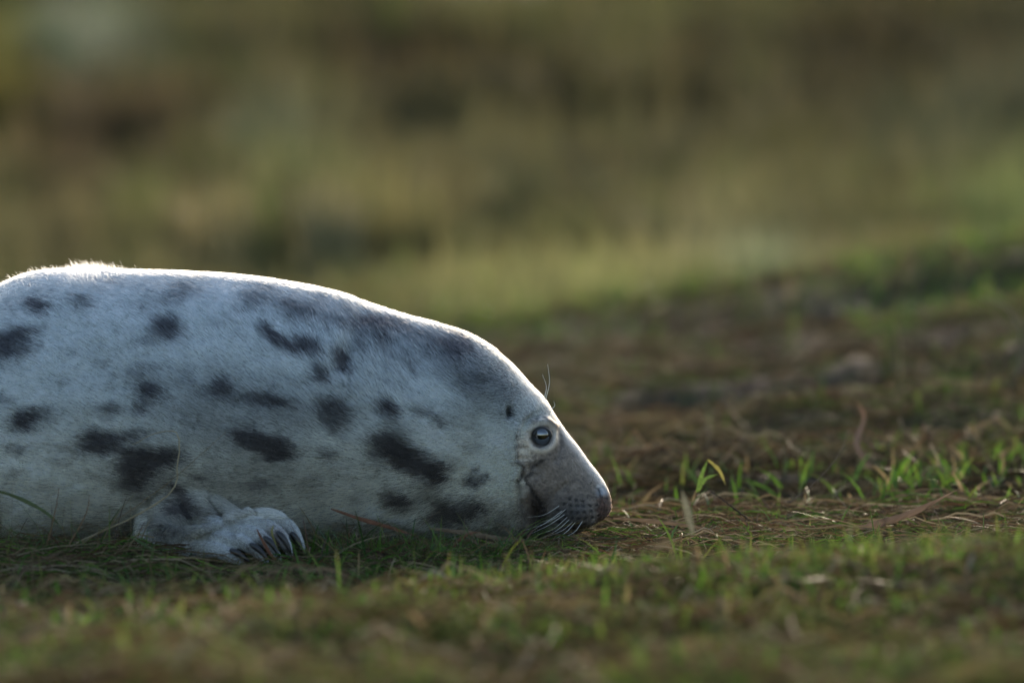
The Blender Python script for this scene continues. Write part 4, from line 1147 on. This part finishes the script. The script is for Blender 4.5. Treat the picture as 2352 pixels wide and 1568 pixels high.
def clod(px, py, r_, label, tint=(0.5, 0.45, 0.42)):
    P = ground_at(px, py)
    V, F = blob(P + np.array([0, 0, r_ * .35]), (r_, r_ * .8, r_ * .7), nu=28, nv=18)
    V = np.array(V); d = V - P
    V = P + d * (0.7 + .6 * fbm(d[:, 0] * 90 + px, d[:, 2] * 90, d[:, 1] * 90, seed=55))[:, None]
    o = mesh_obj('mud_clod', V, F, M_GROUND, colors=np.tile(np.array([0.035, 0.026, 0.021]), (len(V), 1)))
    return tag(o, label, 'mud clod')
clod(1815, 1165, .013, 'black crumb of mud standing up in the turf right of the snout')
clod(1700, 1140, .012, 'small dark lump of mud between the shoot and the larger crumb')
clod(2290, 1120, .016, 'dark mud lump in the grass near the right edge')

# ------------------------------------------------------------------ tussocks on the far bank, all far out of focus
def tussock(px, py, n, h, rad, tint, label, w_=.012, kind_name='grass_tussock', cat='tussock'):
    P = ground_at(px, py)
    if P[1] < 8.5:
        h *= .5; n = int(n * .6); w_ *= .7
        P = W(px, py, 9.0 + 2.0 * rng.random()); P[2] = float(terrain(P[:1], P[1:2])[0])
    x0, y0 = P[0], P[1]
    n = int(n * .38); tint = np.array(tint) * .85
    a_ = rng.uniform(0, 2 * math.pi, n); q = rad * 1.6 * np.sqrt(rng.random(n)) * .35
    x = x0 + np.cos(a_) * q; y = y0 + np.sin(a_) * q
    hh = h * rng.uniform(.5, 1.15, n); s_ = np.linspace(0, 1, 5)
    p_ = np.empty((n, 5, 3)); out = rad * rng.uniform(.2, 1.0, n)
    for i, t in enumerate(s_):
        p_[:, i, 0] = x + np.cos(a_) * out * t ** 2; p_[:, i, 1] = y + np.sin(a_) * out * t ** 2
        p_[:, i, 2] = terrain(x, y) - .01 + hh * (t - .35 * t ** 3 * out / rad)
    c = np.array(tint)[None] * rng.uniform(.6, 1.4, (n, 1))
    o = ribbon(kind_name, p_, rng.uniform(.6, 1.3, n) * w_, c, M_BLADE, label=label, cat=cat, group='tussocks on the far bank')
    o.data.transform(__import__('mathutils').Matrix.Translation((-x0, -y0, -P[2]))); o.location = (x0, y0, P[2])
    return o
PALE = (0.26, 0.24, 0.13); OLV = (0.12, 0.115, 0.045); GN = (0.11, 0.16, 0.05); DK = (0.036, 0.030, 0.018); BR = (0.115, 0.088, 0.052); GRY = (0.22, 0.25, 0.19)
for px, py, n, h, rad, t_, lb in [
    (215, 215, 2200, .42, .26, (0.34, 0.37, 0.30), 'pale grey green bush high on the bank at the upper left'),
    (505, 640, 260, .42, .10, PALE, 'narrow tan tussock standing just above the back of the seal'),
    (690, 650, 420, .60, .20, (0.15, 0.17, 0.07), 'tall olive tussock above the middle of the back'),
    (640, 480, 420, .50, .22, (0.11, 0.13, 0.075), 'grey green tussock behind the tall olive one'),
    (760, 700, 300, .45, .12, PALE, 'tan tussock leaning beside the tall olive one'),
    (905, 690, 420, .50, .22, (0.19, 0.175, 0.07), 'yellow olive tussock above the nape'),
    (1050, 660, 320, .46, .18, (0.20, 0.18, 0.09), 'straw tussock above the crown of the head'),
    (310, 640, 240, .40, .12, GN, 'greener slim tussock above the shoulders at left'),
    (120, 560, 420, .55, .25, BR, 'dark brown tussock near the left edge'),
    (250, 400, 520, .50, .32, BR, 'broad brown tussock under the pale bush'),
    (20, 330, 300, .40, .20, (0.13, 0.11, 0.02), 'yellowish tussock at the left edge'),
    (880, 225, 520, .38, .36, DK, 'broad dark hollow of dead grass high in the middle'),
        (1230, 310, 420, .36, .22, DK, 'small dark tussock right of the middle of the bank'),
    (1590, 260, 380, .50, .16, (0.036, 0.030, 0.016), 'dark upright tussock in the upper right half'),
    (2010, 215, 520, .45, .28, DK, 'large dark tussock at the upper right'),
    (1150, 580, 380, .36, .22, (0.045, 0.048, 0.028), 'dull dark green tussock low on the bank in the middle'),
    (1400, 520, 420, .34, .32, (0.045, 0.040, 0.024), 'brown low tussock right of the middle'),
    (1520, 620, 300, .30, .20, (0.19, 0.17, 0.09), 'low straw tussock beyond the rise'),
    (1800, 480, 480, .50, .26, OLV, 'olive tussock on the lower bank at right'),
    (1960, 640, 360, .42, .16, (0.17, 0.16, 0.08), 'slender tan tussock behind the crest at right'),
    (2140, 560, 360, .46, .18, (0.15, 0.13, 0.07), 'tan tussock left of the green clump at the right edge'),
    (2300, 600, 300, .36, .16, (0.10, 0.14, 0.05), 'green clump behind the crest at the right edge'),
    (2300, 420, 420, .60, .24, (0.06, 0.07, 0.045), 'dark grey green tussock high at the right edge'),
    (1350, 130, 420, .40, .36, (0.14, 0.125, 0.05), 'olive yellow tussock at the top middle'),
    (430, 160, 420, .42, .34, (0.12, 0.10, 0.045), 'olive tussock right of the pale bush'),
    (1740, 690, 260, .16, .14, (0.16, 0.21, 0.15), 'pale green low clump just behind the crest')]:
    tussock(px, py, n, h, rad, t_, lb)

# tall pale flowering stems standing through the bank grass, in loose drifts
def tall_stems(n, y0, y1, h0, h1, w0, w1, label, seed, thr):
    x, y = scatter(n, -.98, .98, y0, y1)
    k_ = (vnoise(x * 1.9, y * .5, seed=seed) + .4 * vnoise(x * 6, y * 1.5, seed=seed + 1)) > thr
    x, y = x[k_], y[k_]; m = len(x)
    pth = standing(x, y, rng.uniform(h0, h1, m), np.abs(rng.normal(.25, .15, m)))
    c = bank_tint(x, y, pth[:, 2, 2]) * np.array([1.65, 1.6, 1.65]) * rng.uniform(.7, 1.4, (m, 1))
    return ribbon('dry_grass', pth, rng.uniform(w0, w1, m), np.clip(c, .01, .5), M_BLADE, kind='stuff', label=label)
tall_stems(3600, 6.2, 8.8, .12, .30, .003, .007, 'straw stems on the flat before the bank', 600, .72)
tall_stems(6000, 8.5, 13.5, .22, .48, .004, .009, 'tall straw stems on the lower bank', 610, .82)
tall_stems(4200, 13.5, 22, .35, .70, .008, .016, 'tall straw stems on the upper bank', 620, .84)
